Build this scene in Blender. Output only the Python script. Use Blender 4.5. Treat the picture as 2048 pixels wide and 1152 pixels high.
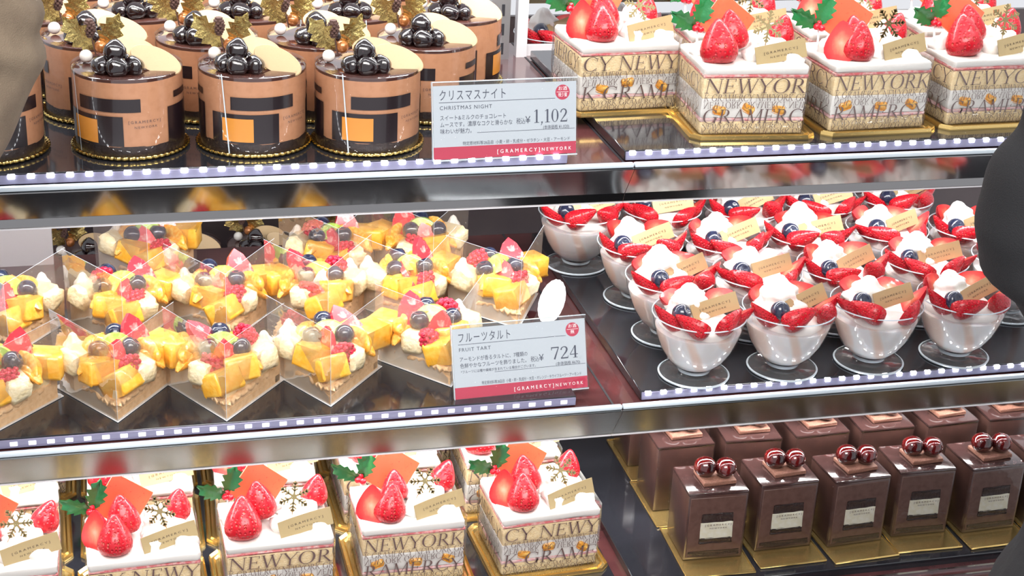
import bpy, bmesh, math, random
from mathutils import Matrix, Vector
R = math.radians
S = 0.01                                   # everything below is laid out in centimetres
scene = bpy.context.scene
for o in list(bpy.data.objects): bpy.data.objects.remove(o)
COL = scene.collection

# ------------------------------------------------------------------ camera
def basis(yaw, pitch, roll):
    cy, sy, cp, sp = math.cos(yaw), math.sin(yaw), math.cos(pitch), math.sin(pitch)
    f = Vector((sy*cp, cy*cp, -sp)); r = Vector((cy, -sy, 0)); u = r.cross(f)
    c, s = math.cos(roll), math.sin(roll)
    return c*r + s*u, -s*r + c*u, f
cr, cu, cf = basis(R(15.144), R(23.471), R(2.862))
cam_d = bpy.data.cameras.new('camera'); cam = bpy.data.objects.new('camera', cam_d); COL.objects.link(cam)
cam_d.sensor_width = 36; cam_d.lens = 3139.3/2048*36; cam_d.clip_start = 0.02; cam_d.clip_end = 50
m = Matrix((cr, cu, -cf)).transposed().to_4x4(); m.translation = Vector((-0.92, -94.74, 31.37))*S
cam.matrix_world = m
scene.camera = cam

# ------------------------------------------------------------------ world, shop lights, exposure
w = bpy.data.worlds.new('world'); scene.world = w; w.use_nodes = True
w.node_tree.nodes['Background'].inputs[0].default_value = (0.94, 0.95, 1.0, 1)
w.node_tree.nodes['Background'].inputs[1].default_value = 0.48
def area(name, loc, target, sx, sy, power, col=(1, 1, 1)):
    d = bpy.data.lights.new(name, 'AREA'); d.shape = 'RECTANGLE'; d.size = sx*S; d.size_y = sy*S
    d.energy = power; d.color = col
    o = bpy.data.objects.new(name, d); COL.objects.link(o)
    o.location = Vector(loc)*S
    o.rotation_euler = (Vector(target) - Vector(loc)).to_track_quat('-Z', 'Y').to_euler()
    return o
area('shop_ceiling_light', (15, -150, 150), (25, 0, -10), 200, 80, 38, (1.0, 0.97, 0.93))
scene.view_settings.view_transform = 'Standard'
scene.view_settings.look = 'None'
scene.view_settings.gamma = 1
scene.view_settings.exposure = 0.84
scene.view_settings.use_curve_mapping = False
scene.cycles.transparent_max_bounces = 20
scene.cycles.use_adaptive_sampling = True
scene.cycles.adaptive_threshold = 0.02
scene.cycles.max_bounces = 6
scene.cycles.diffuse_bounces = 3
scene.cycles.glossy_bounces = 3
scene.cycles.sample_clamp_indirect = 6.0
scene.cycles.caustics_reflective = False
scene.cycles.caustics_refractive = False

# ------------------------------------------------------------------ materials
MATS = {}
def mat(name, col, rough=.5, metal=0., coat=0., noise=None, bump=None, sss=0., emis=None, spec=.5):
    m = bpy.data.materials.new(name); m.use_nodes = True; nt = m.node_tree
    p = nt.nodes['Principled BSDF']
    p.inputs['Base Color'].default_value = (*col, 1)
    p.inputs['Roughness'].default_value = rough; p.inputs['Metallic'].default_value = metal
    p.inputs['Coat Weight'].default_value = coat; p.inputs['Coat Roughness'].default_value = .06
    p.inputs['Specular IOR Level'].default_value = spec
    if sss: p.inputs['Subsurface Weight'].default_value = sss; p.inputs['Subsurface Radius'].default_value = (.006, .003, .002); p.inputs['Subsurface Scale'].default_value = 1
    if emis: p.inputs['Emission Color'].default_value = (*emis[0], 1); p.inputs['Emission Strength'].default_value = emis[1]
    tc = nt.nodes.new('ShaderNodeTexCoord')
    if noise:
        n = nt.nodes.new('ShaderNodeTexNoise'); n.inputs['Scale'].default_value = noise[0]; n.inputs['Detail'].default_value = 4
        nt.links.new(tc.outputs['Object'], n.inputs['Vector'])
        r = nt.nodes.new('ShaderNodeValToRGB'); r.color_ramp.elements[0].color = (*col, 1); r.color_ramp.elements[1].color = (*noise[1], 1)
        r.color_ramp.elements[0].position = noise[2]; r.color_ramp.elements[1].position = noise[3]
        nt.links.new(n.outputs['Fac'], r.inputs['Fac']); nt.links.new(r.outputs['Color'], p.inputs['Base Color'])
    if bump:
        n = nt.nodes.new('ShaderNodeTexNoise'); n.inputs['Scale'].default_value = bump[0]; n.inputs['Detail'].default_value = 5
        nt.links.new(tc.outputs['Object'], n.inputs['Vector'])
        b = nt.nodes.new('ShaderNodeBump'); b.inputs['Strength'].default_value = bump[1]; b.inputs['Distance'].default_value = .0015
        nt.links.new(n.outputs['Fac'], b.inputs['Height']); nt.links.new(b.outputs['Normal'], p.inputs['Normal'])
    if emis: m.cycles.emission_sampling = 'NONE'      # tiny chips: seen and mirrored, the bars do the lighting
    MATS[name] = m
    return m
def film_mat(name, tint=(1, 1, 1), haze=.03, gloss=.14, rough=.03, hcol=(.95, .97, 1), trans=0.):
    m = bpy.data.materials.new(name); m.use_nodes = True; nt = m.node_tree; nt.nodes.clear()
    out = nt.nodes.new('ShaderNodeOutputMaterial')
    tr = nt.nodes.new('ShaderNodeBsdfTransparent'); tr.inputs[0].default_value = (*tint, 1)
    gl = nt.nodes.new('ShaderNodeBsdfGlossy'); gl.inputs['Roughness'].default_value = rough
    df = nt.nodes.new('ShaderNodeBsdfDiffuse'); df.inputs[0].default_value = (*hcol, 1)
    if trans:
        tl = nt.nodes.new('ShaderNodeBsdfTranslucent'); tl.inputs[0].default_value = (*hcol, 1); mx = nt.nodes.new('ShaderNodeMixShader'); mx.inputs[0].default_value = trans
        nt.links.new(df.outputs[0], mx.inputs[1]); nt.links.new(tl.outputs[0], mx.inputs[2]); df = mx
    lw = nt.nodes.new('ShaderNodeLayerWeight'); lw.inputs[0].default_value = .25
    mu = nt.nodes.new('ShaderNodeMath'); mu.operation = 'MULTIPLY_ADD'; mu.inputs[1].default_value = .42; mu.inputs[2].default_value = gloss*.22
    nt.links.new(lw.outputs['Fresnel'], mu.inputs[0])
    m1 = nt.nodes.new('ShaderNodeMixShader'); m1.inputs[0].default_value = haze
    m2 = nt.nodes.new('ShaderNodeMixShader')
    nt.links.new(tr.outputs[0], m1.inputs[1]); nt.links.new(df.outputs[0], m1.inputs[2])
    nt.links.new(mu.outputs[0], m2.inputs[0]); nt.links.new(m1.outputs[0], m2.inputs[1]); nt.links.new(gl.outputs[0], m2.inputs[2])
    tc = nt.nodes.new('ShaderNodeTexCoord'); n = nt.nodes.new('ShaderNodeTexNoise'); n.inputs['Scale'].default_value = 60
    b = nt.nodes.new('ShaderNodeBump'); b.inputs['Strength'].default_value = .35; b.inputs['Distance'].default_value = .002
    nt.links.new(tc.outputs['Object'], n.inputs['Vector']); nt.links.new(n.outputs['Fac'], b.inputs['Height'])
    nt.links.new(b.outputs['Normal'], gl.inputs['Normal'])
    nt.links.new(m2.outputs[0], out.inputs[0])
    MATS[name] = m
    return m
def berry_mat(name, skin, seed, bscale=430.):
    m = mat(name, skin, .32, coat=.2, spec=.4); nt = m.node_tree; p = nt.nodes['Principled BSDF']
    tc = nt.nodes.new('ShaderNodeTexCoord'); v = nt.nodes.new('ShaderNodeTexVoronoi'); v.inputs['Scale'].default_value = bscale; v.inputs['Randomness'].default_value = .45
    nt.links.new(tc.outputs['Object'], v.inputs['Vector'])
    r = nt.nodes.new('ShaderNodeValToRGB'); e = r.color_ramp.elements
    e[0].position = .07; e[0].color = (*seed, 1); e[1].position = .15; e[1].color = (*skin, 1)
    nt.links.new(v.outputs['Distance'], r.inputs['Fac']); nt.links.new(r.outputs['Color'], p.inputs['Base Color'])
    r2 = nt.nodes.new('ShaderNodeValToRGB'); e = r2.color_ramp.elements
    e[0].position = .0; e[0].color = (.5, .5, .5, 1); e[1].position = .42; e[1].color = (1, 1, 1, 1)
    k = r2.color_ramp.elements.new(.16); k.color = (.25, .25, .25, 1)
    nt.links.new(v.outputs['Distance'], r2.inputs['Fac'])
    b = nt.nodes.new('ShaderNodeBump'); b.inputs['Strength'].default_value = .8; b.inputs['Distance'].default_value = .0012
    nt.links.new(r2.outputs['Color'], b.inputs['Height']); nt.links.new(b.outputs['Normal'], p.inputs['Normal'])
    return m
def radial_mat(name, stops, scale, rough=.3, coat=.4):
    """cut fruit: colour runs outward from the core of the fruit itself"""
    m = mat(name, stops[0][1], rough, coat=coat); nt = m.node_tree; p = nt.nodes['Principled BSDF']
    tc = nt.nodes.new('ShaderNodeTexCoord'); mp = nt.nodes.new('ShaderNodeMapping'); mp.inputs['Scale'].default_value = tuple(1/(s*S) for s in scale)
    n = nt.nodes.new('ShaderNodeTexNoise'); n.inputs['Scale'].default_value = 3.5
    ln = nt.nodes.new('ShaderNodeVectorMath'); ln.operation = 'LENGTH'
    ad = nt.nodes.new('ShaderNodeMath'); ad.operation = 'MULTIPLY_ADD'; ad.inputs[1].default_value = .35
    nt.links.new(tc.outputs['Object'], mp.inputs['Vector']); nt.links.new(mp.outputs[0], ln.inputs[0]); nt.links.new(mp.outputs[0], n.inputs['Vector'])
    nt.links.new(n.outputs['Fac'], ad.inputs[0]); nt.links.new(ln.outputs['Value'], ad.inputs[2])
    r = nt.nodes.new('ShaderNodeValToRGB'); e = r.color_ramp.elements
    e[0].position = stops[0][0]; e[0].color = (*stops[0][1], 1); e[1].position = stops[-1][0]; e[1].color = (*stops[-1][1], 1)
    for q, c in stops[1:-1]: k = e.new(q); k.color = (*c, 1)
    nt.links.new(ad.outputs[0], r.inputs['Fac']); nt.links.new(r.outputs['Color'], p.inputs['Base Color'])
    return m
def streak_mat(name, a, b):
    m = mat(name, a, .35, coat=.2); nt = m.node_tree; p = nt.nodes['Principled BSDF']
    tc = nt.nodes.new('ShaderNodeTexCoord'); wv = nt.nodes.new('ShaderNodeTexWave'); wv.inputs['Scale'].default_value = 14; wv.inputs['Distortion'].default_value = 5; wv.inputs['Detail'].default_value = 1
    mp = nt.nodes.new('ShaderNodeMapping'); mp.inputs['Rotation'].default_value = (.3, .5, .2)
    nt.links.new(tc.outputs['Object'], mp.inputs['Vector']); nt.links.new(mp.outputs[0], wv.inputs['Vector'])
    r = nt.nodes.new('ShaderNodeValToRGB'); e = r.color_ramp.elements
    e[0].position = .62; e[0].color = (*a, 1); e[1].position = .95; e[1].color = (*b, 1)
    nt.links.new(wv.outputs['Fac'], r.inputs['Fac']); nt.links.new(r.outputs['Color'], p.inputs['Base Color'])
    return m

mat('steel', (.62, .63, .64), .12, 1)
mat('steel_dull', (.55, .57, .60), .32, .85)
mat('post_white', (.78, .76, .78), .35, .3)
mat('lip', (.29, .285, .285), .10, 1, bump=(12, .06))
mat('lip_satin', (.27, .275, .27), .24, 1)
mat('mahogany', (.105, .034, .034), .16, coat=.4, noise=(35, (.055, .018, .02), .35, .7))
mat('black_tray', (.018, .019, .024), .10, coat=.5)
mat('acrylic', (.60, .68, .74), .10, coat=.6)
mat('strip_base', (.22, .21, .32), .25, coat=.5)
mat('led', (1, 1, 1), .4, emis=((.95, .97, 1.0), 16.0)); MATS['led'].cycles.emission_sampling = 'AUTO'
mat('led_bar', (.85, .85, .85), .4)
mat('door_panel', (.33, .37, .40), .35, .2)
mat('dark_mirror', (.10, .105, .13), .12, .6)
mat('wall_brown', (.06, .045, .045), .35, coat=.2, noise=(9, (.035, .025, .03), .4, .7))
mat('slot_dark', (.015, .015, .02), .6)
mat('gold', (.86, .62, .20), .17, 1, bump=(900, .08))
mat('gold_board', (.90, .64, .24), .24, .9)
mat('gold_leaf', (.66, .52, .20), .24, 1, bump=(420, .8))
mat('mousse', (.60, .285, .15), .48, noise=(240, (.54, .245, .12), .45, .75))
mat('choc_dark', (.022, .011, .010), .38, noise=(500, (.05, .026, .02), .4, .8), bump=(700, .4))
mat('glaze', (.075, .028, .022), .07, coat=1.0)
mat('glossy_berry', (.010, .004, .005), .07, coat=1.0, bump=(300, .25))
mat('ivory', (.58, .41, .22), .42, noise=(900, (.48, .32, .16), .62, .80))
mat('pearl', (.86, .83, .78), .18, coat=.8)
mat('bronze_pearl', (.47, .17, .05), .16, .45, coat=.6)
mat('pinecone', (.10, .05, .04), .6)
mat('print_brown', (.012, .006, .008), .32, coat=.6)
mat('print_orange', (.60, .235, .035), .3, coat=.6)
mat('print_text', (.13, .085, .08), .25, coat=.5)
mat('sponge', (.95, .75, .45), .75, noise=(420, (.86, .62, .31), .45, .75), bump=(900, .4))
mat('cream', (.82, .795, .755), .45, coat=.1)
mat('pink_cream', (.86, .60, .58), .5, noise=(350, (.75, .20, .24), .50, .72))
mat('jam', (.70, .16, .17), .4, noise=(380, (.86, .56, .52), .42, .66), coat=.2)
berry_mat('strawberry', (.50, .006, .016), (.70, .26, .06))
berry_mat('raspberry', (.62, .02, .06), (.72, .06, .12), 480.)
radial_mat('strawberry_cut', [(.10, (.84, .50, .36)), (.38, (.80, .22, .13)), (.65, (.70, .05, .04)), (1.1, (.58, .010, .02))], (1.3, 1.3, 1.9))
mat('strawberry_slice', (.66, .04, .06), .25, coat=.4, noise=(260, (.85, .45, .42), .55, .72))
mat('plaque_red', (.84, .13, .055), .28, coat=.3, noise=(700, (.50, .02, .01), .66, .72))
mat('tag_gold', (.46, .35, .18), .42, .25)
mat('tag_ink', (.06, .04, .03), .5)
mat('snow_gold', (.55, .44, .22), .25, .9)
mat('holly_green', (.015, .20, .055), .3, coat=.5, bump=(240, .5))
mat('holly_berry', (.65, .01, .03), .2, coat=.7)
mat('pick_white', (.86, .88, .9), .35)
mat('mango', (.90, .43, .035), .3, coat=.5, noise=(220, (.93, .60, .12), .4, .75), bump=(350, .35))
mat('orange_fruit', (.88, .36, .03), .28, coat=.5, noise=(420, (.94, .60, .16), .42, .68), bump=(500, .25))
mat('pear', (.80, .65, .38), .35, coat=.4, noise=(260, (.88, .78, .55), .4, .7), bump=(500, .6))
mat('kiwi', (.34, .52, .07), .3, coat=.5, noise=(300, (.56, .68, .22), .42, .68))
mat('blueberry', (.018, .022, .05), .20, coat=.6, noise=(120, (.06, .08, .15), .5, .8))
mat('crust', (.96, .66, .38), .75, noise=(300, (.82, .50, .25), .4, .72), bump=(420, .3))
mat('custard', (.90, .72, .40), .6, noise=(300, (.93, .82, .58), .4, .7))
mat('peach_paper', (1.0, .77, .56), .5, noise=(80, (1.0, .83, .66), .4, .7), sss=.5)
mat('paper', (.72, .74, .77), .7)
pm = streak_mat('panna', (1.0, .89, .865), (.97, .70, .60)); pm = pm.node_tree.nodes['Principled BSDF']; pm.inputs['Subsurface Weight'].default_value = .8; pm.inputs['Subsurface Radius'].default_value = (1, .8, .7); pm.inputs['Subsurface Scale'].default_value = .02
mat('cube_choc', (.07, .032, .026), .30, coat=.5, noise=(60, (.10, .045, .035), .4, .7))
mat('cube_top', (.05, .024, .022), .14, coat=1.)
mat('cube_cut', (.14, .07, .054), .5, noise=(200, (.10, .045, .034), .4, .7))
mat('wafer', (.27, .125, .085), .7, noise=(900, (.18, .075, .05), .4, .7))
mat('cherry', (.11, .006, .006), .06, coat=1., noise=(90, (.022, .003, .003), .42, .62))
mat('card', (.50, .53, .58), .6)
mat('card_red', (.50, .016, .06), .5)
mat('ink', (.045, .05, .085), .6)
mat('ink_white', (.92, .90, .90), .6)
mat('coat_tan', (.205, .155, .105), .9, noise=(55, (.15, .11, .075), .35, .7), bump=(1500, .35))
mat('coat_black', (.012, .012, .014), .92, bump=(1500, .4))
mat('floor', (.30, .29, .28), .5)
film_mat('film', (.99, .99, .99), .004, .10)
film_mat('film_tart', (.985, .97, .95), .10, .12, .03, (1, .87, .72), .5)
film_mat('foot_clear', (.96, .965, .97), .045, .3, .02)
film_mat('cup_clear', (.985, .985, .99), .01, .2, .01)
film_mat('sign_clear', (.98, .99, .99), .006, .10, .01)

# ------------------------------------------------------------------ mesh helpers (cm)
class MB:
    def __init__(s): s.v = []; s.f = []; s.mi = []
    def add(s, vs, fs, M=None, mi=0):
        b = len(s.v)
        s.v += [tuple(M @ Vector(v)) for v in vs] if M is not None else [tuple(v) for v in vs]
        s.f += [tuple(b+i for i in f) for f in fs]; s.mi += [mi]*len(fs)
        return s
    def box(s, x0, x1, y0, y1, z0, z1, M=None, mi=0):
        vs = [(x, y, z) for x in (x0, x1) for y in (y0, y1) for z in (z0, z1)]
        return s.add(vs, [(0,1,3,2),(4,6,7,5),(0,4,5,1),(2,3,7,6),(0,2,6,4),(1,5,7,3)], M, mi)
    def rbox(s, sx, sy, sz, r, seg=2, M=None, mi=0, jit=0, seed=0, cuts=0):
        bm = bmesh.new(); bmesh.ops.create_cube(bm, size=1)
        for v in bm.verts: v.co = Vector((v.co.x*sx, v.co.y*sy, v.co.z*sz))
        if r: bmesh.ops.bevel(bm, geom=list(bm.edges), offset=r, segments=seg, affect='EDGES', profile=.5)
        if cuts: bmesh.ops.subdivide_edges(bm, edges=[e for e in bm.edges if e.calc_length() > min(sx, sy, sz)*.4], cuts=cuts, use_grid_fill=True)
        if jit:
            rg = random.Random(seed)
            for v in bm.verts: v.co += Vector((rg.uniform(-jit, jit), rg.uniform(-jit, jit), rg.uniform(-jit, jit)))
        bm.verts.index_update()
        s.add([v.co.copy() for v in bm.verts], [[v.index for v in f.verts] for f in bm.faces], M, mi); bm.free(); return s
    def lathe(s, prof, n=32, M=None, mi=0, fn=None, a0=0., a1=2*math.pi, caps=False):
        full = abs(a1-a0-2*math.pi) < 1e-6; m = n if full else n+1; vs = []; fs = []
        for i in range(m):
            a = a0+(a1-a0)*i/n
            for j, (r, z) in enumerate(prof):
                rr = r*(fn(a, z, j) if fn else 1); vs.append((rr*math.cos(a), rr*math.sin(a), z))
        k = len(prof)
        for i in range(n):
            i2 = (i+1) % m if full else i+1
            for j in range(k-1): fs.append((i*k+j, i2*k+j, i2*k+j+1, i*k+j+1))
        return s.add(vs, fs, M, mi)
    def sphere(s, c, r, n=14, M=None, mi=0, fn=None):
        rx, ry, rz = (r, r, r) if not hasattr(r, '__len__') else r
        vs = []; fs = []; k = n//2+1
        for j in range(k):
            t = math.pi*j/(k-1)
            for i in range(n):
                a = 2*math.pi*i/n; d = Vector((math.sin(t)*math.cos(a), math.sin(t)*math.sin(a), -math.cos(t)))
                q = fn(d) if fn else 1
                vs.append((c[0]+rx*d.x*q, c[1]+ry*d.y*q, c[2]+rz*d.z*q))
        for j in range(k-1):
            for i in range(n): fs.append((j*n+i, j*n+(i+1) % n, (j+1)*n+(i+1) % n, (j+1)*n+i))
        return s.add(vs, fs, M, mi)
    def tube(s, pts, r, n=8, M=None, mi=0):
        vs = []; fs = []; P = [Vector(p) for p in pts]
        rs = r if hasattr(r, '__len__') else [r]*len(P)
        for i, p in enumerate(P):
            t = (P[min(i+1, len(P)-1)]-P[max(i-1, 0)]).normalized()
            a = t.cross(Vector((0, 0, 1)) if abs(t.z) < .9 else Vector((1, 0, 0))).normalized(); b = t.cross(a)
            vs += [p+(a*math.cos(2*math.pi*k/n)+b*math.sin(2*math.pi*k/n))*rs[i] for k in range(n)]
        for i in range(len(P)-1):
            for k in range(n): fs.append((i*n+k, i*n+(k+1) % n, (i+1)*n+(k+1) % n, (i+1)*n+k))
        fs += [tuple(range(n-1, -1, -1)), tuple((len(P)-1)*n+k for k in range(n))]
        return s.add(vs, fs, M, mi)
    def prism(s, out, z0, z1, M=None, mi=0):
        n = len(out)
        return s.add([(x, y, z0) for x, y in out]+[(x, y, z1) for x, y in out],
                     [tuple(range(n-1, -1, -1)), tuple(range(n, 2*n))]+[(i, (i+1) % n, n+(i+1) % n, n+i) for i in range(n)], M, mi)
    def mesh(s, name, mats, smooth=True, angle=40):
        me = bpy.data.meshes.new(name); me.from_pydata([(x*S, y*S, z*S) for x, y, z in s.v], [], s.f)
        for k in (mats if isinstance(mats, (list, tuple)) else [mats]): me.materials.append(MATS[k])
        me.polygons.foreach_set('material_index', s.mi)
        bm = bmesh.new(); bm.from_mesh(me); bmesh.ops.remove_doubles(bm, verts=bm.verts, dist=1e-6)
        if smooth:
            for f in bm.faces: f.smooth = True
            for e in bm.edges:
                if len(e.link_faces) == 2 and e.calc_face_angle(0) > R(angle): e.smooth = False
        bm.to_mesh(me); bm.free(); me.update()
        return me
def T(x=0, y=0, z=0, rx=0, ry=0, rz=0, s=1):
    sc = Matrix.Diagonal((*(s if hasattr(s, '__len__') else (s, s, s)), 1))
    return Matrix.Translation((x, y, z)) @ Matrix.Rotation(R(rz), 4, 'Z') @ Matrix.Rotation(R(rx), 4, 'X') @ Matrix.Rotation(R(ry), 4, 'Y') @ sc
def part(name, me, parent, M=None, label=None, kind=None):
    o = bpy.data.objects.new(name, me); COL.objects.link(o); o.parent = parent
    if M is not None:
        M = M.copy(); M.translation = M.translation*S; o.matrix_local = M
    if label: o['label'] = label
    if kind: o['kind'] = kind
    return o
def thing(name, label, cat, loc, rz=0, group=None):
    o = bpy.data.objects.new(name, None); COL.objects.link(o); o.empty_display_size = .01
    o.location = Vector(loc)*S; o.rotation_euler = (0, 0, R(rz)); o['label'] = label; o['category'] = cat
    if group: o['group'] = group
    return o
def struct(name, me, loc=(0, 0, 0), parent=None):
    o = bpy.data.objects.new(name, me); COL.objects.link(o); o.location = Vector(loc)*S
    if parent: o.parent = parent
    else: o['kind'] = 'structure'
    return o
def solo(name, me, label, cat, M=None, group=None):
    o = part(name, me, None, M); o['label'] = label; o['category'] = cat
    if group: o['group'] = group
    return o
def leafM(x, y, z, phi, tilt=0, spin=0):
    return Matrix.Translation((x, y, z)) @ Matrix.Rotation(R(spin), 4, 'Z') @ Matrix.Rotation(R(-phi), 4, 'Y') @ Matrix.Rotation(R(90-tilt), 4, 'X')
def frame(p, zd, yd):
    z = Vector(zd).normalized(); y = Vector(yd); y = (y-z*y.dot(z)).normalized(); x = y.cross(z)
    m_ = Matrix((x, y, z)).transposed().to_4x4(); m_.translation = p
    return m_
class Node:
    """blueprint of a part: name, mesh, local matrix, sub-parts"""
    def __init__(s, name, me, M=None, sub=(), label=None): s.name, s.me, s.M, s.sub, s.label = name, me, M or T(), list(sub or ()), label
def build(nodes, parent, jit=None):
    for n in nodes:
        M = n.M if jit is None else jit(n) @ n.M if jit(n) is not None else n.M
        o = part(n.name, n.me, parent, M, n.label)
        for k in n.sub: part(k.name, k.me, o, k.M, k.label)

# ------------------------------------------------------------------ lettering
def stroke(a, b, w, w2=None):
    a = Vector(a); b = Vector(b); d = (b-a).normalized(); n = Vector((-d.y, d.x)); w2 = w if w2 is None else w2
    return [tuple(a-n*w/2), tuple(b-n*w2/2), tuple(b+n*w2/2), tuple(a+n*w/2)]
def ring(cx, cy, rx, ry, tk, tn, a0=0, a1=360, n=22):
    out = []
    for i in range(n):
        q = []
        for a in (a0+(a1-a0)*i/n, a0+(a1-a0)*(i+1)/n):
            c, s_ = math.cos(R(a)), math.sin(R(a)); t = tn+(tk-tn)*abs(c)
            q.append(((cx+rx*c, cy+ry*s_), (cx+(rx-t)*c, cy+(ry-tn)*s_)))
        out.append([q[0][1], q[0][0], q[1][0], q[1][1]])
    return out
def pline(pts, ws): return [stroke(pts[i], pts[i+1], ws[i], ws[i+1]) for i in range(len(pts)-1)]
K, H = .098, .040
def sf(x, y, w=.22): return [(x-w/2, y-.02), (x+w/2, y-.02), (x+w/2, y+.02), (x-w/2, y+.02)]
GL = {
 'N': ([stroke((.12,0),(.12,1),H), stroke((.12,1),(.80,0),K), stroke((.80,0),(.80,1),H), sf(.12,.02), sf(.08,.98), sf(.80,.98)], .95),
 'E': ([stroke((.17,0),(.17,1),K), stroke((.17,.975),(.62,.975),H), stroke((.17,.5),(.5,.5),H), stroke((.17,.025),(.66,.025),H), stroke((.61,1),(.61,.80),H), stroke((.65,0),(.65,.22),H), stroke((.5,.6),(.5,.4),H), sf(.14,.02), sf(.14,.98)], .74),
 'W': ([stroke((.06,1),(.34,0),K), stroke((.34,0),(.56,1),H), stroke((.52,1),(.80,0),K), stroke((.80,0),(1.06,1),H), sf(.06,.98), sf(.54,.98), sf(1.06,.98)], 1.12),
 'Y': ([stroke((.06,1),(.40,.45),K), stroke((.76,1),(.40,.45),H), stroke((.40,.5),(.40,0),K), sf(.06,.98), sf(.76,.98), sf(.40,.02,.3)], .80),
 'O': (ring(.48,.5,.46,.52,.13,.045), 1.0),
 'R': ([stroke((.17,0),(.17,1),K), stroke((.17,.975),(.36,.975),H), stroke((.17,.5),(.36,.5),H), stroke((.34,.52),(.76,0),K), sf(.17,.02,.3), sf(.13,.98), sf(.78,.02)]+ring(.36,.74,.27,.26,.13,.05,-90,90,10), .84),
 'K': ([stroke((.17,0),(.17,1),K), stroke((.22,.42),(.70,1),H), stroke((.34,.58),(.76,0),K), sf(.17,.02,.3), sf(.17,.98,.3), sf(.70,.98), sf(.78,.02)], .86),
 'G': (ring(.48,.5,.46,.52,.13,.05,48,345,20)+[stroke((.80,.02),(.80,.44),K), sf(.80,.44,.28), stroke((.78,.97),(.78,.72),H)], .98),
 'A': ([stroke((.06,0),(.40,1),H), stroke((.40,1),(.78,0),K), stroke((.2,.36),(.64,.36),H), sf(.06,.02), sf(.79,.02)], .86),
 'M': ([stroke((.12,0),(.16,1),H), stroke((.16,1),(.50,0),K), stroke((.50,0),(.86,1),H), stroke((.88,1),(.92,0),K), sf(.12,.02), sf(.92,.02,.28), sf(.12,.98), sf(.9,.98)], 1.06),
 'C': (ring(.48,.5,.46,.52,.13,.05,48,312,20)+[stroke((.80,.97),(.80,.70),H), stroke((.80,.03),(.80,.24),H)], .90),
 '0': (ring(.32,.5,.30,.5,.14,.04), .70),
 '1': ([stroke((.28,0),(.28,1),.14), stroke((.08,.86),(.28,.98),H), sf(.28,.02,.4)], .56),
 '2': (pline([(.08,.72),(.12,.88),(.30,.98),(.48,.92),(.54,.74),(.46,.54),(.28,.32),(.08,.06)], [.10,.08,.06,.10,.14,.12,.07,.05])+[stroke((.05,.05),(.60,.05),.10), stroke((.59,.02),(.61,.22),.04)], .70),
 '4': ([stroke((.44,0),(.44,1),.13), stroke((.44,1),(.04,.30),.05), stroke((.03,.29),(.64,.29),.06), sf(.44,.02,.36)], .70),
 '7': ([stroke((.05,.96),(.62,.96),.09), stroke((.06,1),(.06,.76),.05), stroke((.60,.95),(.26,0),.06,.13)], .68),
 ',': ([stroke((.12,.08),(.14,-.02),.13), stroke((.15,-.02),(.06,-.20),.05)], .28),
 ' ': ([], .40),
}
def serif_polys(txt, h, x=0., y=0., width=None, italic=0., flip=False):
    """polygons of serif capitals with height h, baseline at y; squeezed to width when given"""
    polys = []; cx = 0.
    for ch in txt:
        g, adv = GL[ch]
        for p in g: polys.append([((px+italic*py+cx), py) for px, py in p])
        cx += adv+.03
    kx = h if width is None else width/cx
    return [[(x+px*kx, y+(h-py*h if flip else py*h)) for px, py in (reversed(p) if flip else p)] for p in polys]
def polys_mb(polys, mb=None, M=None, mi=0):
    mb = mb or MB()
    for p in polys: mb.add([(x, 0, z) for x, z in p], [tuple(range(len(p)))], M, mi)
    return mb
TXT = {}
def text_polys(txt, h, width=None, space=1.0):
    key = (txt, space)
    if key not in TXT:
        c = bpy.data.curves.new('t', 'FONT'); c.body = txt; c.size = 1; c.resolution_u = 2; c.space_character = space
        o = bpy.data.objects.new('t', c); COL.objects.link(o); bpy.context.view_layer.update()
        me = bpy.data.meshes.new_from_object(o.evaluated_get(bpy.context.evaluated_depsgraph_get()))
        vs = [tuple(v.co) for v in me.vertices]; fs = [tuple(p.vertices) for p in me.polygons]
        bpy.data.objects.remove(o); bpy.data.curves.remove(c); bpy.data.meshes.remove(me)
        TXT[key] = (vs, fs)
    vs, fs = TXT[key]
    x0 = min(v[0] for v in vs); x1 = max(v[0] for v in vs)
    k = h/.72; kx = k if width is None else width/(x1-x0)
    return [((v[0]-x0)*kx, v[1]*k) for v in vs], fs
def add_text(mb, txt, x, z, h, width=None, mi=0, space=1.0, y=0., M=None):
    vs, fs = text_polys(txt, h, width, space)
    return mb.add([(x+a, y, z+b) for a, b in vs], fs, M, mi)

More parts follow.
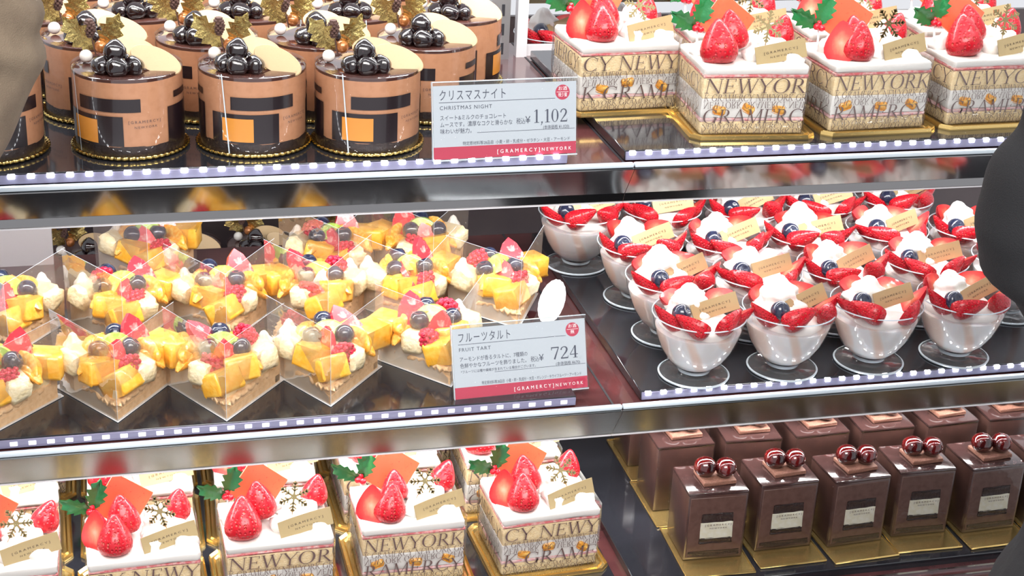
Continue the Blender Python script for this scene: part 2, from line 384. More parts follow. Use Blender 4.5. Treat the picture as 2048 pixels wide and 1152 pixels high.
# ------------------------------------------------------------------ shelves, trays, lips
X0, X1 = -16., 68.
JX = 30.85                                 # where two lip sections meet
def shelf(tag, z, yf, n0, lower):
    """board, mirror-steel lip in two sections and a clear bead on top of it; z = top of the board"""
    b = MB(); b.box(X0, X1, yf+.12, 24.5, z-.30, z); b.box(X0, X1, yf+2.2, 24.5, z-1.1, z-.30)
    bo = struct('shelf_board_'+tag, b.mesh('board', 'mahogany', False))
    seam = MB(); seam.box(30.25, 30.40, yf+.2, 24.5, z, z+.03)
    struct('board_seam', seam.mesh('seam', 'slot_dark', False), parent=bo)
    for k, (xa, xb) in enumerate(((X0, JX-.02), (JX+.02, X1))):
        t = thing('lip_section', 'polished steel lip %s the %s shelf, %s section' % ('along the front of', tag, 'left' if k == 0 else 'right'), 'shelf lip', ((xa+xb)/2, yf, z-.2))
        hw = (xb-xa)/2
        dz, dy = (2.12, 1.52) if lower else (2.75, 1.90)
        L = MB(); th = .12
        prof = [(0, .05), (-.12, 0), (-.12, -.06), (dy-.12, -.06-dz), (dy, -.06-dz+.05), (.05, -.06), (.05, .05)]
        n = len(prof); vs = [(s*hw, y, zz) for s in (-1, 1) for y, zz in prof]
        L.add(vs, [(i, (i+1) % n, n+(i+1) % n, n+i) for i in range(n)]+[tuple(range(n)), tuple(range(2*n-1, n-1, -1))])
        part('mirror_face', L.mesh('lip_face', 'lip' if lower else 'lip_satin', False), t)
        if lower:
            Q = MB(); y0 = dy-.10; z0 = -.08-dz
            prof = [(y0, z0), (y0+.24, z0-.66), (y0+.36, z0-.62), (y0+.12, z0+.04)]
            vs = [(s*hw, y, zz) for s in (-1, 1) for y, zz in prof]; n = 4
            Q.add(vs, [(i, (i+1) % n, n+(i+1) % n, n+i) for i in range(n)]+[tuple(range(n)), tuple(range(2*n-1, n-1, -1))])
            part('lower_rail', Q.mesh('lower_rail', 'lip', False), t)
        B = MB(); B.rbox(2*hw, .42, .30, .10, 2, T(0, .12, .20)); part('clear_bead', B.mesh('bead', 'acrylic'), t, label='clear acrylic bead on top of the lip')
        E = MB(); ex, ez = (.16, .74) if lower else (-.10, .08); E.box(-hw, hw, dy+ex-.06, dy+ex+.06, -.06-dz-ez-.03, -.06-dz-ez+.05)
        part('edge_trim', E.mesh('edge_trim', 'post_white', False), t)
mat('led_chip', (1, 1, 1), .4, emis=((.95, .97, 1.0), 70.))
def led_light(tag, z, yf, power, fy, fz):
    """aluminium LED bar under a shelf, right behind its lip"""
    t = thing('led_bar', 'aluminium LED light bar hidden behind the lip above the %s shelf' % tag, 'light', (26, yf, z))
    B = MB(); B.box(-42, 42, -.5, .5, .05, .5); part('housing', B.mesh('housing', 'steel_dull', False), t)
    D = MB()
    for i in range(76): D.add([(-41+i*1.09+a_, fy-yf+b_, fz-z) for a_, b_ in ((-.16, -.16), (-.16, .16), (.16, .16), (.16, -.16))], [(0, 1, 2, 3)])
    part('diode_row', D.mesh('diode_row', 'led_chip', False), t, None, None, 'stuff')
    F = MB(); F.box(-42, 42, fy-yf-.3, fy-yf+.3, fz-z+.03, fz-z+.15); part('diode_carrier', F.mesh('diode_carrier', 'steel_dull', False), t)
    a = area('led_bar_light', (26, yf, z), (26, yf+1.5, z-12), 82, 1.6, power, (1.0, .985, .97))
    a.parent = t; a.location = (0, 0, 0)
ZT, ZM, ZB = 0., -16.5, -31.               # tray tops
shelf('top', ZT-.75, -5.5, 0, True)
shelf('middle', ZM-.75, -7.05, 1, False)
b = MB(); b.box(X0, X1, -16, 24.5, ZB-2.2, ZB-.6); deck = struct('floor', b.mesh('deck', 'mahogany', False))
g = MB(); g.box(X0, X1, -9.35, -9.15, ZB-.6, ZB-.45); g.box(X0, X1, -10.1, -9.95, ZB-.6, ZB-.5)
struct('deck_inlay', g.mesh('deck_inlay', 'steel', False), parent=deck)
led_light('top', 17.5, 6.5, 1.08, -4.2, 17.4)
led_light('middle', ZT-2.3, 5.0, 1.22, -2.7, -2.1)
led_light('bottom', ZM-2.3, .6, 1.3, -4.2, ZM-2.1)

mat('led_dim', (.8, .8, .9), .4, emis=((.78, .76, 1.0), .40))
LEDD = MB().rbox(.46, .05, .30, .02, 1).mesh('diode_dim', 'led_dim')
LEDC = MB().rbox(.40, .20, .26, .03, 1).mesh('diode', 'led')
def tray(x0, x1, y0, y1, z, label, lit=True, pitch=1.09, dim=False):
    t = thing('display_tray', label, 'tray', ((x0+x1)/2, (y0+y1)/2, z-.7))
    hx, hy = (x1-x0)/2, (y1-y0)/2
    B = MB(); B.rbox(2*hx, 2*hy, .68, .05, 1, T(0, 0, .35)); part('tray_slab', B.mesh('slab', 'black_tray'), t)
    if lit:
        E = MB(); E.rbox(2*hx-.1, .12, .56, .03, 1, T(0, -hy-.06, .34)); st = part('edge_strip', E.mesh('strip', 'strip_base'), t, label='bluish clear strip along the front edge')
        n = int((2*hx-.6)/pitch)
        for i in range(n+1): part('diode', LEDD if dim else LEDC, st, T(-hx+.5+i*pitch, -hy-(.13 if dim else .07), .36 if dim else .54))
tray(X0+1, 26.6, -4.9, 23.9, ZT, 'black tray under the chocolate mousse cakes on the top shelf')
tray(30.4, 66, -4.74, 8.5, ZT, 'black tray under the strawberry shortcakes on the top shelf')
tray(30.5, 66, 8.9, 19.4, ZT, 'bare back part of the black tray behind the top shelf shortcakes', False)
tray(X0+1, 27.8, -6.35, 12.5, ZM, 'dark tray under the fruit tarts on the middle shelf', dim=True)
tray(32.3, 66, -6.35, 22.6, ZM, 'dark tray under the strawberry cups on the middle shelf')
tray(X0+1, 31.5, -6.6, 19, ZB, 'dark tray under the strawberry shortcakes on the bottom deck', False)
tray(32.7, 66, -8.5, 16, ZB, 'dark tray under the chocolate cubes on the bottom deck', False)

# back of the case: posts, rails, doors
wb = MB(); wb.box(X0-6, X1+20, 42, 42.6, -40, -3); struct('wall_back', wb.mesh('wall_back', 'wall_brown', False))
def post(x, y, z0, z1, w, label, slots=True):
    t = thing('steel_upright', label, 'post', (x, y, z0))
    B = MB(); B.box(-w/2, w/2, 0, .8, 0, z1-z0); part('column', B.mesh('column', 'steel_dull', False), t)
    if slots:
        for i in range(int((z1-z0)/1.5)):
            Q = MB(); Q.box(-.12, .12, -.02, .1, 0, .9); part('slot', Q.mesh('slot', 'slot_dark', False), t, T(w*.12, 0, .4+i*1.5))
post(28.1, 19.7, -.75, 16, 1.5, 'slotted steel upright at the back of the top shelf')
w_ = MB(); w_.box(-.42, .42, 0, .8, 0, 17); solo('door_post', w_.mesh('door_post', 'post_white', False), 'pale door post behind the top shelf beside the slotted upright', 'post', T(30.0, 20.2, -.75))
w_ = MB(); w_.box(-2.6, 2.6, 0, .8, 0, 13.2); solo('door_post', w_.mesh('door_post_wide', 'post_white', False), 'wide pale door post at the left back of the middle shelf', 'post', T(-8.7, 22.8, ZM-.75))
d = MB(); d.box(30.5, X1, 21.6, 21.9, 3.5, 17); struct('door_1', d.mesh('door', 'door_panel', False))
d = MB(); d.box(30.5, X1, 21.3, 21.9, 3.2, 3.5); struct('trim_1', d.mesh('door_rail', 'steel', False))
d = MB(); d.box(30.5, X1, 20.6, 20.9, -.75, .1); struct('trim_2', d.mesh('door_sill', 'post_white', False))
for i, x in enumerate((50.5, 63.)):
    d = MB(); d.box(x, x+1.1, 21.2, 21.6, 3.5, 17); solo('door_stile', d.mesh('stile', 'steel', False), ['bright vertical stile of the sliding door above the middle shortcakes', 'bright vertical stile of the sliding door at the far right'][i], 'door frame')

# ------------------------------------------------------------------ customers at the edges of the photo
def person(label, verts, edges, radii, root, matn):
    me = bpy.data.meshes.new('p'); me.from_pydata([tuple(c*S for c in v) for v in verts], edges, []); o = bpy.data.objects.new('p', me); COL.objects.link(o)
    sk = o.modifiers.new('s', 'SKIN'); sk.branch_smoothing = .6; sk.use_smooth_shade = True
    for i, r_ in enumerate(radii):
        d = me.skin_vertices[0].data[i]; d.radius = (r_[0]*S, r_[1]*S) if hasattr(r_, '__len__') else (r_*S, r_*S); d.use_root = i == root
    ss = o.modifiers.new('u', 'SUBSURF'); ss.levels = 4; ss.render_levels = 4
    bpy.context.view_layer.update()
    nm = bpy.data.meshes.new_from_object(o.evaluated_get(bpy.context.evaluated_depsgraph_get()))
    bpy.data.objects.remove(o); nm.name = 'person'
    nm.materials.clear(); nm.materials.append(MATS[matn])
    for p in nm.polygons: p.use_smooth = True
    # cloth folds gathering towards the elbow
    nrm = [v.normal.copy() for v in nm.vertices]
    for v, nv in zip(nm.vertices, nrm):
        c = v.co.copy(); q = math.sin(c.x*130+c.z*95+3*math.sin(c.z*60))*.0018+math.sin(c.z*210-c.x*60)*.0008
        v.co = c+nv*q
    q = bpy.data.objects.new('person', nm); COL.objects.link(q); q['label'] = label; q['category'] = 'person'
    return q
person('person at the left edge in a tan coat, arm bent, only the sleeve in view',
    [(-46, -34, -60), (-44, -34, -10), (-42, -32, 30), (-38, -30, 46), (-26, -26, 42), (-15.6, -14.5, 20.0), (-7.3, -12.6, 10.2), (-13.8, -17.0, 3.6), (-24, -26, -8)],
    [(0, 1), (1, 2), (2, 3), (2, 4), (4, 5), (5, 6), (6, 7), (7, 8)], [(17, 12), (16, 11), (18, 11), (6, 6), (7, 7), 6.0, 5.0, 5.0, 5.0], 1, 'coat_tan')
person('person at the right edge in a black coat, elbow and coat hem in view',
    [(50.5, -42, -70), (48.9, -43, -26), (62, -40, 2), (64, -38, 34), (64, -38, 48), (56, -33, 30), (48.6, -29.0, 10.5), (43.6, -29.2, 3.0), (48.6, -32.5, -1.2), (55, -40, -5)],
    [(0, 1), (1, 2), (2, 3), (3, 4), (3, 5), (5, 6), (6, 7), (7, 8), (8, 9)], [(19, 14), (17.5, 13), (13, 10), (18, 10), (6, 6), 6.2, 4.3, 4.3, 3.6, 3.4], 2, 'coat_black')

# ------------------------------------------------------------------ shared small pieces
def holly_leaf(matname, L=2.8, W=.62, curl=.25, seed=0):
    rg = random.Random(seed); n = 9; vs = []; fs = []
    for i in range(n+1):
        t = i/n; w = W*math.sin(math.pi*min(1, t*.97+.03))**.7*(1.18 if i % 2 else .72) if 0 < i < n else .03
        zz = curl*math.sin(t*2.6)*L*.3
        wob = rg.uniform(-.08, .08)
        vs += [(t*L+(.12 if i % 2 else 0), w, zz+.22*w+wob), (t*L, w*.45, zz+.05+wob*.5), (t*L, 0, zz-.05), (t*L, -w*.45, zz+.05-wob*.5), (t*L+(.12 if i % 2 else 0), -w, zz+.22*w-wob)]
    for i in range(n):
        for j in range(4): fs.append((i*5+j, (i+1)*5+j, (i+1)*5+j+1, i*5+j+1))
    k = len(vs); vs += [(x, y, z-.05) for x, y, z in vs]; fs += [tuple(k+q for q in reversed(f)) for f in fs]
    return MB().add(vs, fs).mesh('leaf', matname, True, 70)
def strawberry(H=2.7, W=1.12, half=False, n=22):
    prof = [(0, 0), (.45, .03), (.80, .18), (.98, .50), (1.0, .82), (.93, 1.15), (.78, 1.55), (.58, 1.95), (.36, 2.30), (.18, 2.52), (0, 2.62)]
    prof = [(r*W, z*H/2.62) for r, z in prof]
    b = MB()
    if not half:
        b.lathe(prof, n, fn=lambda a, z, j: 1+.03*math.sin(3*a+.5))
        return b.mesh('strawberry', 'strawberry')
    b.lathe(prof, n//2, a0=0, a1=math.pi)
    N = len(prof); pts = [(r, 0, z) for r, z in prof]+[(-r, 0, z) for r, z in reversed(prof[1:-1])]
    c = (0, -.04, H*.42); vs = [c]+pts; M = len(pts)
    b.add(vs, [(0, 1+i, 1+(i+1) % M) for i in range(M)], None, 1)
    # centre the mesh on the core of the cut so that the flesh colour runs out from there
    b.v = [(x, y, z-H*.42) for x, y, z in b.v]
    return b.mesh('strawberry_half', ['strawberry', 'strawberry_cut'], True, 50)
STRAW = strawberry(); STRAW_S = strawberry(2.2, .95); HALF = strawberry(2.7, 1.15, True); HALF_C = strawberry(3.0, 1.0, True)
def swirl(r=1.3, h=1.7, lobes=7, tw=1.6, n=42, seed=0):
    rg = random.Random(seed); ph = rg.uniform(0, 6)
    prof = []
    for i in range(15):
        t = i/14; rr = r*(1-t)**.62*(1+.10*math.sin(t*15))*(1 if i < 14 else 0)
        prof.append((rr if i else r*.95, h*t))
    return MB().lathe(prof, n, fn=lambda a, z, j: 1+.13*math.cos(lobes*a+tw*z*2+ph)*(1-z/h*.4)).mesh('cream_swirl', 'cream', True, 80)
SWIRLS = [swirl(seed=i, r=1.25+.1*i, h=1.6+.2*i) for i in range(3)]
def blob(seed=0, r=(1.1, .8, .75)):
    rg = random.Random(seed); a = [rg.uniform(0, 6) for _ in range(4)]
    return MB().sphere((0, 0, 0), r, 20, fn=lambda d: 1+.10*math.sin(4*d.x+a[0])+.08*math.sin(5*d.y+a[1])+.10*math.sin(6*d.z+a[2]+3*d.x)).mesh('cream_dollop', 'cream', True, 80)
BLOBS = [blob(i) for i in range(3)]
def tag_mesh(w=3.7, h=1.25, bend=.18):
    b = MB(); n = 8; vs = []; fs = []
    for k in (0, 1):
        for i in range(n+1):
            x = -w/2+w*i/n; y = bend*math.sin(math.pi*i/n)+k*.03
            vs += [(x, y, 0), (x, y, h)]
    for i in range(n):
        fs.append((2*i, 2*i+2, 2*i+3, 2*i+1)); o = 2*(n+1); fs.append((o+2*i, o+2*i+1, o+2*i+3, o+2*i+2))
        fs.append((2*i+1, 2*i+3, o+2*i+3, o+2*i+1)); fs.append((2*i, o+2*i, o+2*i+2, 2*i+2))
    b.add(vs, fs)
    ink = MB(); add_text(ink, '[GRAMERCY]', -w*.32, h*.52, .15, w*.66, space=1.5); add_text(ink, 'NEWYORK', -w*.20, h*.27, .12, w*.44, space=1.5)
    ink.v = [(x, bend*math.sin(math.pi*(x+w/2)/w)-.02, z) for x, y, z in ink.v]
    return b.mesh('tag', 'tag_gold'), ink.mesh('tag_print', 'tag_ink', False)
TAG, TAG_INK = tag_mesh()
def snowflake():
    b = MB()
    for k in range(6):
        Mx = T(ry=60*k)
        b.box(-.06, .06, -.035, .035, .10, .98, Mx)
        for z, l in ((.42, .26), (.66, .30), (.86, .18)):
            for s in (-1, 1): b.box(-.045, .045, -.035, .035, 0, l, Mx @ T(0, 0, z, ry=s*52))
        b.prism([(-.09, -.09), (.09, -.09), (.09, .09), (-.09, .09)], -.035, .035, Mx @ T(0, 0, .98, rx=90, rz=0) @ T(rz=45))
    b.lathe([(0, -.04), (.2, -.04), (.2, .04), (0, .04)], 6, T(rx=90))
    b.tube([(0, .02, -.2), (0, .02, -1.7)], .035, 6)
    return b.mesh('snowflake', 'snow_gold', False)
SNOW = snowflake()
HOLLY = [holly_leaf('holly_green', 1.75, .50, .2, i) for i in range(2)]
GHOLLY = [holly_leaf('gold_leaf', 2.7, .72, .25, 3), holly_leaf('gold_leaf', 2.4, .68, .3, 4)]
RBERRY = MB().sphere((0, 0, 0), .2, 10).mesh('berry', 'holly_berry')
WIRE = MB().tube([(0, 0, -1.3), (.03, 0, -.5), (0, 0, .1)], .06, 6).mesh('pick', 'pick_white')
def holly_pick(M, s=1.):
    M = M @ T(s=s)
    return Node('holly_pick', WIRE, M, [Node('leaf', HOLLY[0], leafM(-.05, 0, .12, 150, 25, 8)), Node('leaf', HOLLY[1], leafM(.05, .05, .15, 72, 0, -15)),
        Node('holly_berry', RBERRY, T(-.14, -.15, .12)), Node('holly_berry', RBERRY, T(.14, -.18, .05)), Node('holly_berry', RBERRY, T(.02, -.02, .30, s=.8))], 'green holly sprig with red berries on a white pick')
BLUE = MB().sphere((0, 0, 0), .68, 18, fn=lambda d: 1-.22*max(0, (d.z-.86)/.14)*(1 if d.z < .965 else 2.2)).mesh('blueberry', 'blueberry', True, 60)

# ------------------------------------------------------------------ chocolate mousse cakes
MR, MH = 3.25, 5.0
def curved(a0, a1, z0, z1, r, mb, mi=0):
    n = max(2, int((a1-a0)/6)); vs = []; fs = []
    for i in range(n+1):
        a = R(a0+(a1-a0)*i/n); x, y = r*math.sin(a), -r*math.cos(a); vs += [(x, y, z0), (x, y, z1)]
    for i in range(n): fs.append((2*i, 2*i+2, 2*i+3, 2*i+1))
    mb.add(vs, fs, None, mi)
def mousse_nodes():
    N = []
    rim = [(0, 0), (3.30, 0), (3.46, .06), (3.54, .17), (3.48, .26), (3.38, .22), (3.3, .12), (0, .12)]
    N.append(Node('gold_disc', MB().lathe(rim, 220, fn=lambda a, z, j: 1+(.014*math.cos(55*a) if 2 <= j <= 5 else 0)).mesh('gold_disc', 'gold', True, 70)))
    N.append(Node('chocolate_base', MB().lathe([(0, .12), (MR-.05, .12), (MR-.02, .3), (MR-.02, .85), (0, .85)], 56, fn=lambda a, z, j: 1-.006*math.sin(9*a+z*7)).mesh('choc_base', 'choc_dark')))
    body = MB(); body.lathe([(MR-.03, .80), (MR, 1.0), (MR, 4.78)], 56, fn=lambda a, z, j: 1)
    N.append(Node('mousse_body', body.mesh('mousse_body', 'mousse')))
    N.append(Node('glaze_top', MB().lathe([(MR, 4.74), (MR+.01, 4.92), (MR-.08, 4.97), (2.2, 5.0), (0, 5.02)], 56).mesh('glaze', 'glaze')))
    film = MB().lathe([(MR+.04, .15), (MR+.04, 5.12)], 64).mesh('film_wrap', 'film')
    pr = MB(); r = MR+.055
    for o in (0, 180):
        curved(o-31, o+39, 2.98, 3.78, r, pr, 0)
        curved(o-54, o+20.5, .88, 2.72, r, pr, 0); curved(o-41, o-7, 1.0, 2.45, r+.012, pr, 1)
        curved(o+70, o+112, .75, 3.05, r, pr, 0); curved(o+80, o+108, 3.5, 3.9, r, pr, 0)
    inks = []
    for o in (0, 180):
        ink = MB(); inks.append(ink)
        for txt, z, h, a, wd in (('[GRAMERCY]', 2.3, .17, o+26, 34), ('NEWYORK', 1.98, .15, o+32, 24)):
            vs, fs = text_polys(txt, h, R(wd)*r, 1.4)
            ink.add([(r*math.sin(R(a)+x/r), -r*math.cos(R(a)+x/r), z+y) for x, y in vs], fs)
    sm = MB(); curved(-41, -39.6, .2, 5.1, r+.02, sm); sm.v = [(x+.10*(5-z), y, z) for x, y, z in sm.v]; sm.v = [(x*q, y*q, z) for x, y, z in sm.v for q in ((r+.02)/math.hypot(x, y),)]  # LED highlight along the film overlap, built in as a pale strip
    N.append(Node('film_wrap', film, None, [Node('seam_highlight', sm.mesh('seam_highlight', 'acrylic', False)), Node('printed_blocks', pr.mesh('printed_blocks', ['print_brown', 'print_orange']), None), *[Node('lettering', q.mesh('film_text', 'print_text', False)) for q in inks]], 'clear film printed with dark and orange blocks'))
    gb = MB().sphere((0, 0, 0), (.66, .62, .6), 18, fn=lambda d: 1+.07*math.sin(5*d.x+2)+.06*math.sin(4*d.z+3*d.y)).mesh('berry', 'glossy_berry')
    for x, y, z, k in ((-1.45, -1.85, 5.45, .98), (-.60, -2.3, 5.48, 1.08), (.38, -2.0, 5.42, 1.02), (-.40, -1.1, 5.6, 1), (-.66, -1.66, 6.28, 1.1)):
        N.append(Node('glazed_berry', gb, T(x, y, z, rz=70*x, rx=30*y, s=k)))
    ov = MB().lathe([(0, -.07), (1.45, -.07), (1.5, 0), (1.45, .07), (0, .07)], 36).mesh('oval', 'ivory')
    N.append(Node('ivory_oval', ov, T(1.68, -1.2, 5.56, rx=66, rz=-6) @ T(rz=-23) @ T(s=(1.06, .50, 1))))
    N.append(Node('ivory_oval', ov, T(.35, -.15, 5.90, rx=52, rz=10) @ T(rz=-10) @ T(s=(.95, .55, 1))))
    N.append(Node('white_pearl', MB().sphere((0, 0, 0), .40, 16).mesh('pearl', 'pearl'), T(-2.35, .55, 5.42)))
    N.append(Node('bronze_pearl', MB().sphere((0, 0, 0), .42, 16).mesh('bronze_pearl', 'bronze_pearl'), T(-1.45, .75, 5.9)))
    cone = MB().tube([(.28, 0, -1.6), (.14, 0, -.8), (0, 0, -.2)], .05, 6)
    for i in range(8):
        for k in range(6):
            a = k*1.047+i*.52; rr = .36*math.sin(math.pi*(i+.9)/9.2); cone.sphere((rr*math.cos(a)*.75, rr*math.sin(a)*.75, -.45+i*.14), (.15, .15, .10), 6)
    N.append(Node('pinecone', cone.mesh('pinecone', 'pinecone', True, 60), T(-2.05, .6, 7.05)))
    N.append(Node('gold_holly_leaf', GHOLLY[0], leafM(-1.9, .9, 5.7, 128, 15, 12)))
    N.append(Node('gold_holly_leaf', GHOLLY[1], leafM(-1.35, 1.0, 5.8, 62, -12, -20)))
    return N
MOUSSE = mousse_nodes()
def mousse_cake(x, y, z, label, group, filmrot=0, rz=0):
    t = thing('mousse_cake', label, 'cake', (x, y, z), rz, group)
    rot = T(rz=filmrot)
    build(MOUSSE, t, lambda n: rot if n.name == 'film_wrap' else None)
g = 'chocolate mousse cakes on the top shelf'
def row_labels(fmt, n): return [fmt % w_ for w_ in ('first', 'second', 'third', 'fourth', 'fifth', 'sixth', 'seventh')[:n]]
mousse_cake(-8.3, -.2, 0, 'chocolate mousse cake half hidden behind the tan coat sleeve', g, 20, 5)
for (x, y, fr, rz), lb in zip([(0, -.1, -28, 0), (7.45, -.45, 14, -12), (14.5, -1.0, 0, 4)],
        ['front chocolate mousse cake nearest the tan coat sleeve, berries in the middle', 'front chocolate mousse cake between two others, orange block facing forward', 'front chocolate mousse cake standing closest to the upper price card']):
    mousse_cake(x, y, 0, lb, g, fr, rz)
for (x, y, rz), lb in zip([(-1.9, 7.1, 8), (5.2, 6.5, -6), (12.3, 6.0, 10), (19.4, 5.0, -4)], row_labels('%s chocolate mousse cake from the left in the second row, top shelf', 4)): mousse_cake(x, y, 0, lb, g, rz*9, rz)
for (x, y, rz), lb in zip([(-5.9, 13.3, 0), (1.2, 13.6, 6), (8.5, 13.0, -4), (15.6, 12.6, 4), (22.8, 11.8, -8)], row_labels('%s chocolate mousse cake from the left in the third row, top shelf', 5)): mousse_cake(x, y, 0, lb, g, rz*11, rz)
for (x, y, rz), lb in zip([(-2.9, 20.3, 0), (4.7, 20.4, -10), (11.9, 19.8, 6), (19.2, 19.2, 0)], row_labels('%s chocolate mousse cake from the left in the rearmost row, top shelf', 4)): mousse_cake(x, y, 0, lb, g, rz*7, rz)
# the staff counter behind the middle shelf with more of them
cb = MB(); cb.box(-14, 30, 27, 40, -1.2, 0); solo('back_counter', cb.mesh('back_counter', 'mahogany', False), 'dark staff counter behind the fruit tarts', 'counter', T(0, 0, -25.5))
for (x, rz), lb in zip([(-3.5, 20), (4.2, 0), (11.2, -10), (18.4, 8)], row_labels('%s mousse cake from the left on the counter behind the fruit tarts', 4)): mousse_cake(x, 33 if rz else 33.6, -25.5, lb, 'mousse cakes on the back counter', rz*5, rz)

# ------------------------------------------------------------------ strawberry shortcakes
CW, CD, CZ = 7.2, 5.9, 4.7
def slab(w, d, z0, z1, matn, r=.12, jit=.03, seed=0, cuts=2):
    return MB().rbox(w, d, z1-z0, min(r, (z1-z0)*.4), 2, T(0, 0, (z0+z1)/2), jit=jit, seed=seed, cuts=cuts).mesh('layer', matn, True, 60)
def wall_print(w, var=0):
    """printed capitals in six bands on a film wall of width w"""
    P = []
    full = 'NEWYORK GRAMERCY ' * 3
    n = max(4, int(w/7.2*8))
    def band(z, h, txt, wd, flip=False): P.extend(serif_polys(txt, h, -w/2+.12, z, wd, .10, flip))
    big1, big2 = (('NEWYOR', 'GRAMERC'), ('NEWYORK', 'RAMERCY'), ('CY NEWY', 'K GRAME'))[var] if w > 6.5 else ('MERCY', 'YORK')
    s1, s2 = ('K GRAMERCY NEWYORK GR', 'NEWYORK GRAMERCY NEW') if w > 6.5 else ('WYORK GRAMERCY', 'RAMERCY NEWYO')
    band(2.95, .98, big1, w-.3); band(2.42, .46, s1, w-.2); band(1.93, .44, s2, w-.2, True)
    band(.92, .95, big2, w-.3); band(.55, .33, s2, w-.2); band(.20, .33, s1, w-.2, True)
    return P
def shortcake_nodes(var=0):
    rg = random.Random(50+var); N = []
    bd = MB(); out = []
    bw, bdp, c = 4.30, 3.90, .6
    def octo(ex): return [(-bw-ex+c, -bdp-ex), (bw+ex-c, -bdp-ex), (bw+ex, -bdp-ex+c), (bw+ex, bdp+ex-c), (bw+ex-c, bdp+ex), (-bw-ex+c, bdp+ex), (-bw-ex, bdp+ex-c), (-bw-ex, -bdp-ex+c)]
    bd.prism(octo(0), 0, .10)
    for e0, e1, z0, z1 in ((-.0, -.10, .10, .30), (-.30, -.40, .10, .24)):
        a, b_ = octo(e0), octo(e1); n = 8
        vs = [(x, y, .06) for x, y in a]+[(x, y, z1) for x, y in octo((e0+e1)/2)]+[(x, y, .06) for x, y in octo(e1-.08)]
        bd.add(vs, [(i, (i+1) % n, n+(i+1) % n, n+i) for i in range(n)]+[(n+i, n+(i+1) % n, 2*n+(i+1) % n, 2*n+i) for i in range(n)])
    N.append(Node('gold_board', bd.mesh('gold_board', 'gold_board', False)))
    N.append(Node('sponge', slab(CW-.15, CD-.15, .12, 1.05, 'sponge', seed=var)))
    N.append(Node('jam_layer', slab(CW-.10, CD-.10, 1.00, 1.22, 'pink_cream', .05, .03, var+1)))
    N.append(Node('cream_layer', slab(CW-.12, CD-.12, 1.2, 2.55, 'cream', .1, .04, var+2)))
    N.append(Node('sponge', slab(CW-.15, CD-.15, 2.5, 3.95, 'sponge', .1, .03, var+3)))
    N.append(Node('jam_layer', slab(CW-.06, CD-.06, 3.92, 4.12, 'jam', .06, .04, var+4)))
    N.append(Node('cream_top', slab(CW-.02, CD-.02, 4.08, CZ, 'cream', .2, .05, var+5, 3)))
    fr = MB().rbox(.95, .3, .6, .2, 2, jit=.05).mesh('fruit_piece', 'orange_fruit')
    for k in range(3): N.append(Node('fruit_piece', fr, T(-2.3+2.2*k+rg.uniform(-.4, .4), -CD/2+.08, 1.85+rg.uniform(-.2, .25), ry=rg.uniform(-30, 30))))
    # film: four walls with round corners, a little taller than the cake
    fw = MB(); pts = []; w2, d2, rr = CW/2+.08, CD/2+.08, .35
    for cx, cy, a0 in ((w2-rr, d2-rr, 0), (-w2+rr, d2-rr, 90), (-w2+rr, -d2+rr, 180), (w2-rr, -d2+rr, 270)):
        for k in range(6): a = R(a0+18*k); pts.append((cx+rr*math.cos(a), cy+rr*math.sin(a)))
    n = len(pts); fw.add([(x, y, .13) for x, y in pts]+[(x*1.012, y*1.012, 4.85+.12*math.sin(3*x+y)) for x, y in pts], [(i, (i+1) % n, n+(i+1) % n, n+i) for i in range(n)])
    pf, ps = polys_mb(wall_print(CW, var)).mesh('print_front', 'print_text', False), polys_mb(wall_print(CD)).mesh('print_side', 'print_text', False)
    off = .05
    N.append(Node('film_wrap', fw.mesh('film_wrap', 'film'), None, [Node('lettering', pf, T(0, -d2-off, 0)), Node('lettering', pf, T(0, d2+off, 0, rz=180)), Node('lettering', ps, T(-w2-off, 0, 0, rz=-90)), Node('lettering', ps, T(w2+off, 0, 0, rz=90))], 'clear film printed with capital letters'))
    # toppings
    j = lambda a: rg.uniform(-a, a)
    N.append(Node('strawberry', STRAW, T(-1.75+j(.2)-(.35 if var == 0 else 0), -2.0, CZ-.1, s=1.12 if var == 0 else 1.02, rx=-14+j(8), ry=8+j(10), rz=j(40))))
    N.append(Node('strawberry', STRAW_S if var == 1 else STRAW, T(-.75+j(.25), -.1, CZ+.35, rx=-12, ry=10+j(10), rz=60)))
    if var == 1: N.append(Node('strawberry_half', HALF, T(-2.75, -1.75, CZ+1.05, rx=-14, ry=-4, rz=-30)))
    elif var == 2: N.append(Node('strawberry_half', HALF, T(-2.95, -.9, CZ+1.05, rx=-14, ry=-8, rz=-42)))
    N.append(Node('strawberry', STRAW_S, T(2.55+j(.2), 1.1, CZ+.25, rx=-6, ry=18+j(8), rz=20)))
    pl = MB().rbox(2.95, .16, 2.95, .03, 1).mesh('plaque', 'plaque_red')
    N.append(Node('red_plaque', pl, T(-.95+j(.15), 1.5, CZ+1.8, rx=-20, rz=5+j(5)) @ T(ry=38+j(7)), None, 'thin square red chocolate plaque'))
    for (x, y, zz, k, r_) in ((.55, -1.1, .15, 1, 0), (1.9, -.15, .35, 1.05, 60), (2.6, -1.6, .0, .8, 120), (-2.6, .6, .15, .9, 200), (.9, 1.6, .25, 1.15, 20), (2.2, 2.0, .1, 1, 90), (-1.1, 2.2, .1, .9, 10)):
        N.append(Node('cream_dollop', BLOBS[(int(r_)+var) % 3], T(x+j(.15), y+j(.1), CZ+zz, rz=r_+var*40, s=k)))
    N.append(Node('cream_swirl', SWIRLS[var % 3], T(1.35, .55, CZ-.05, rx=-8, ry=j(10), s=.95)))
    N.append(Node('gold_tag', TAG, T(1.95+j(.2), -2.05+j(.15), CZ+.10, rx=-14, rz=10+j(4)) @ T(ry=-9+j(6)), [Node('lettering', TAG_INK)], 'gold paper tag'))
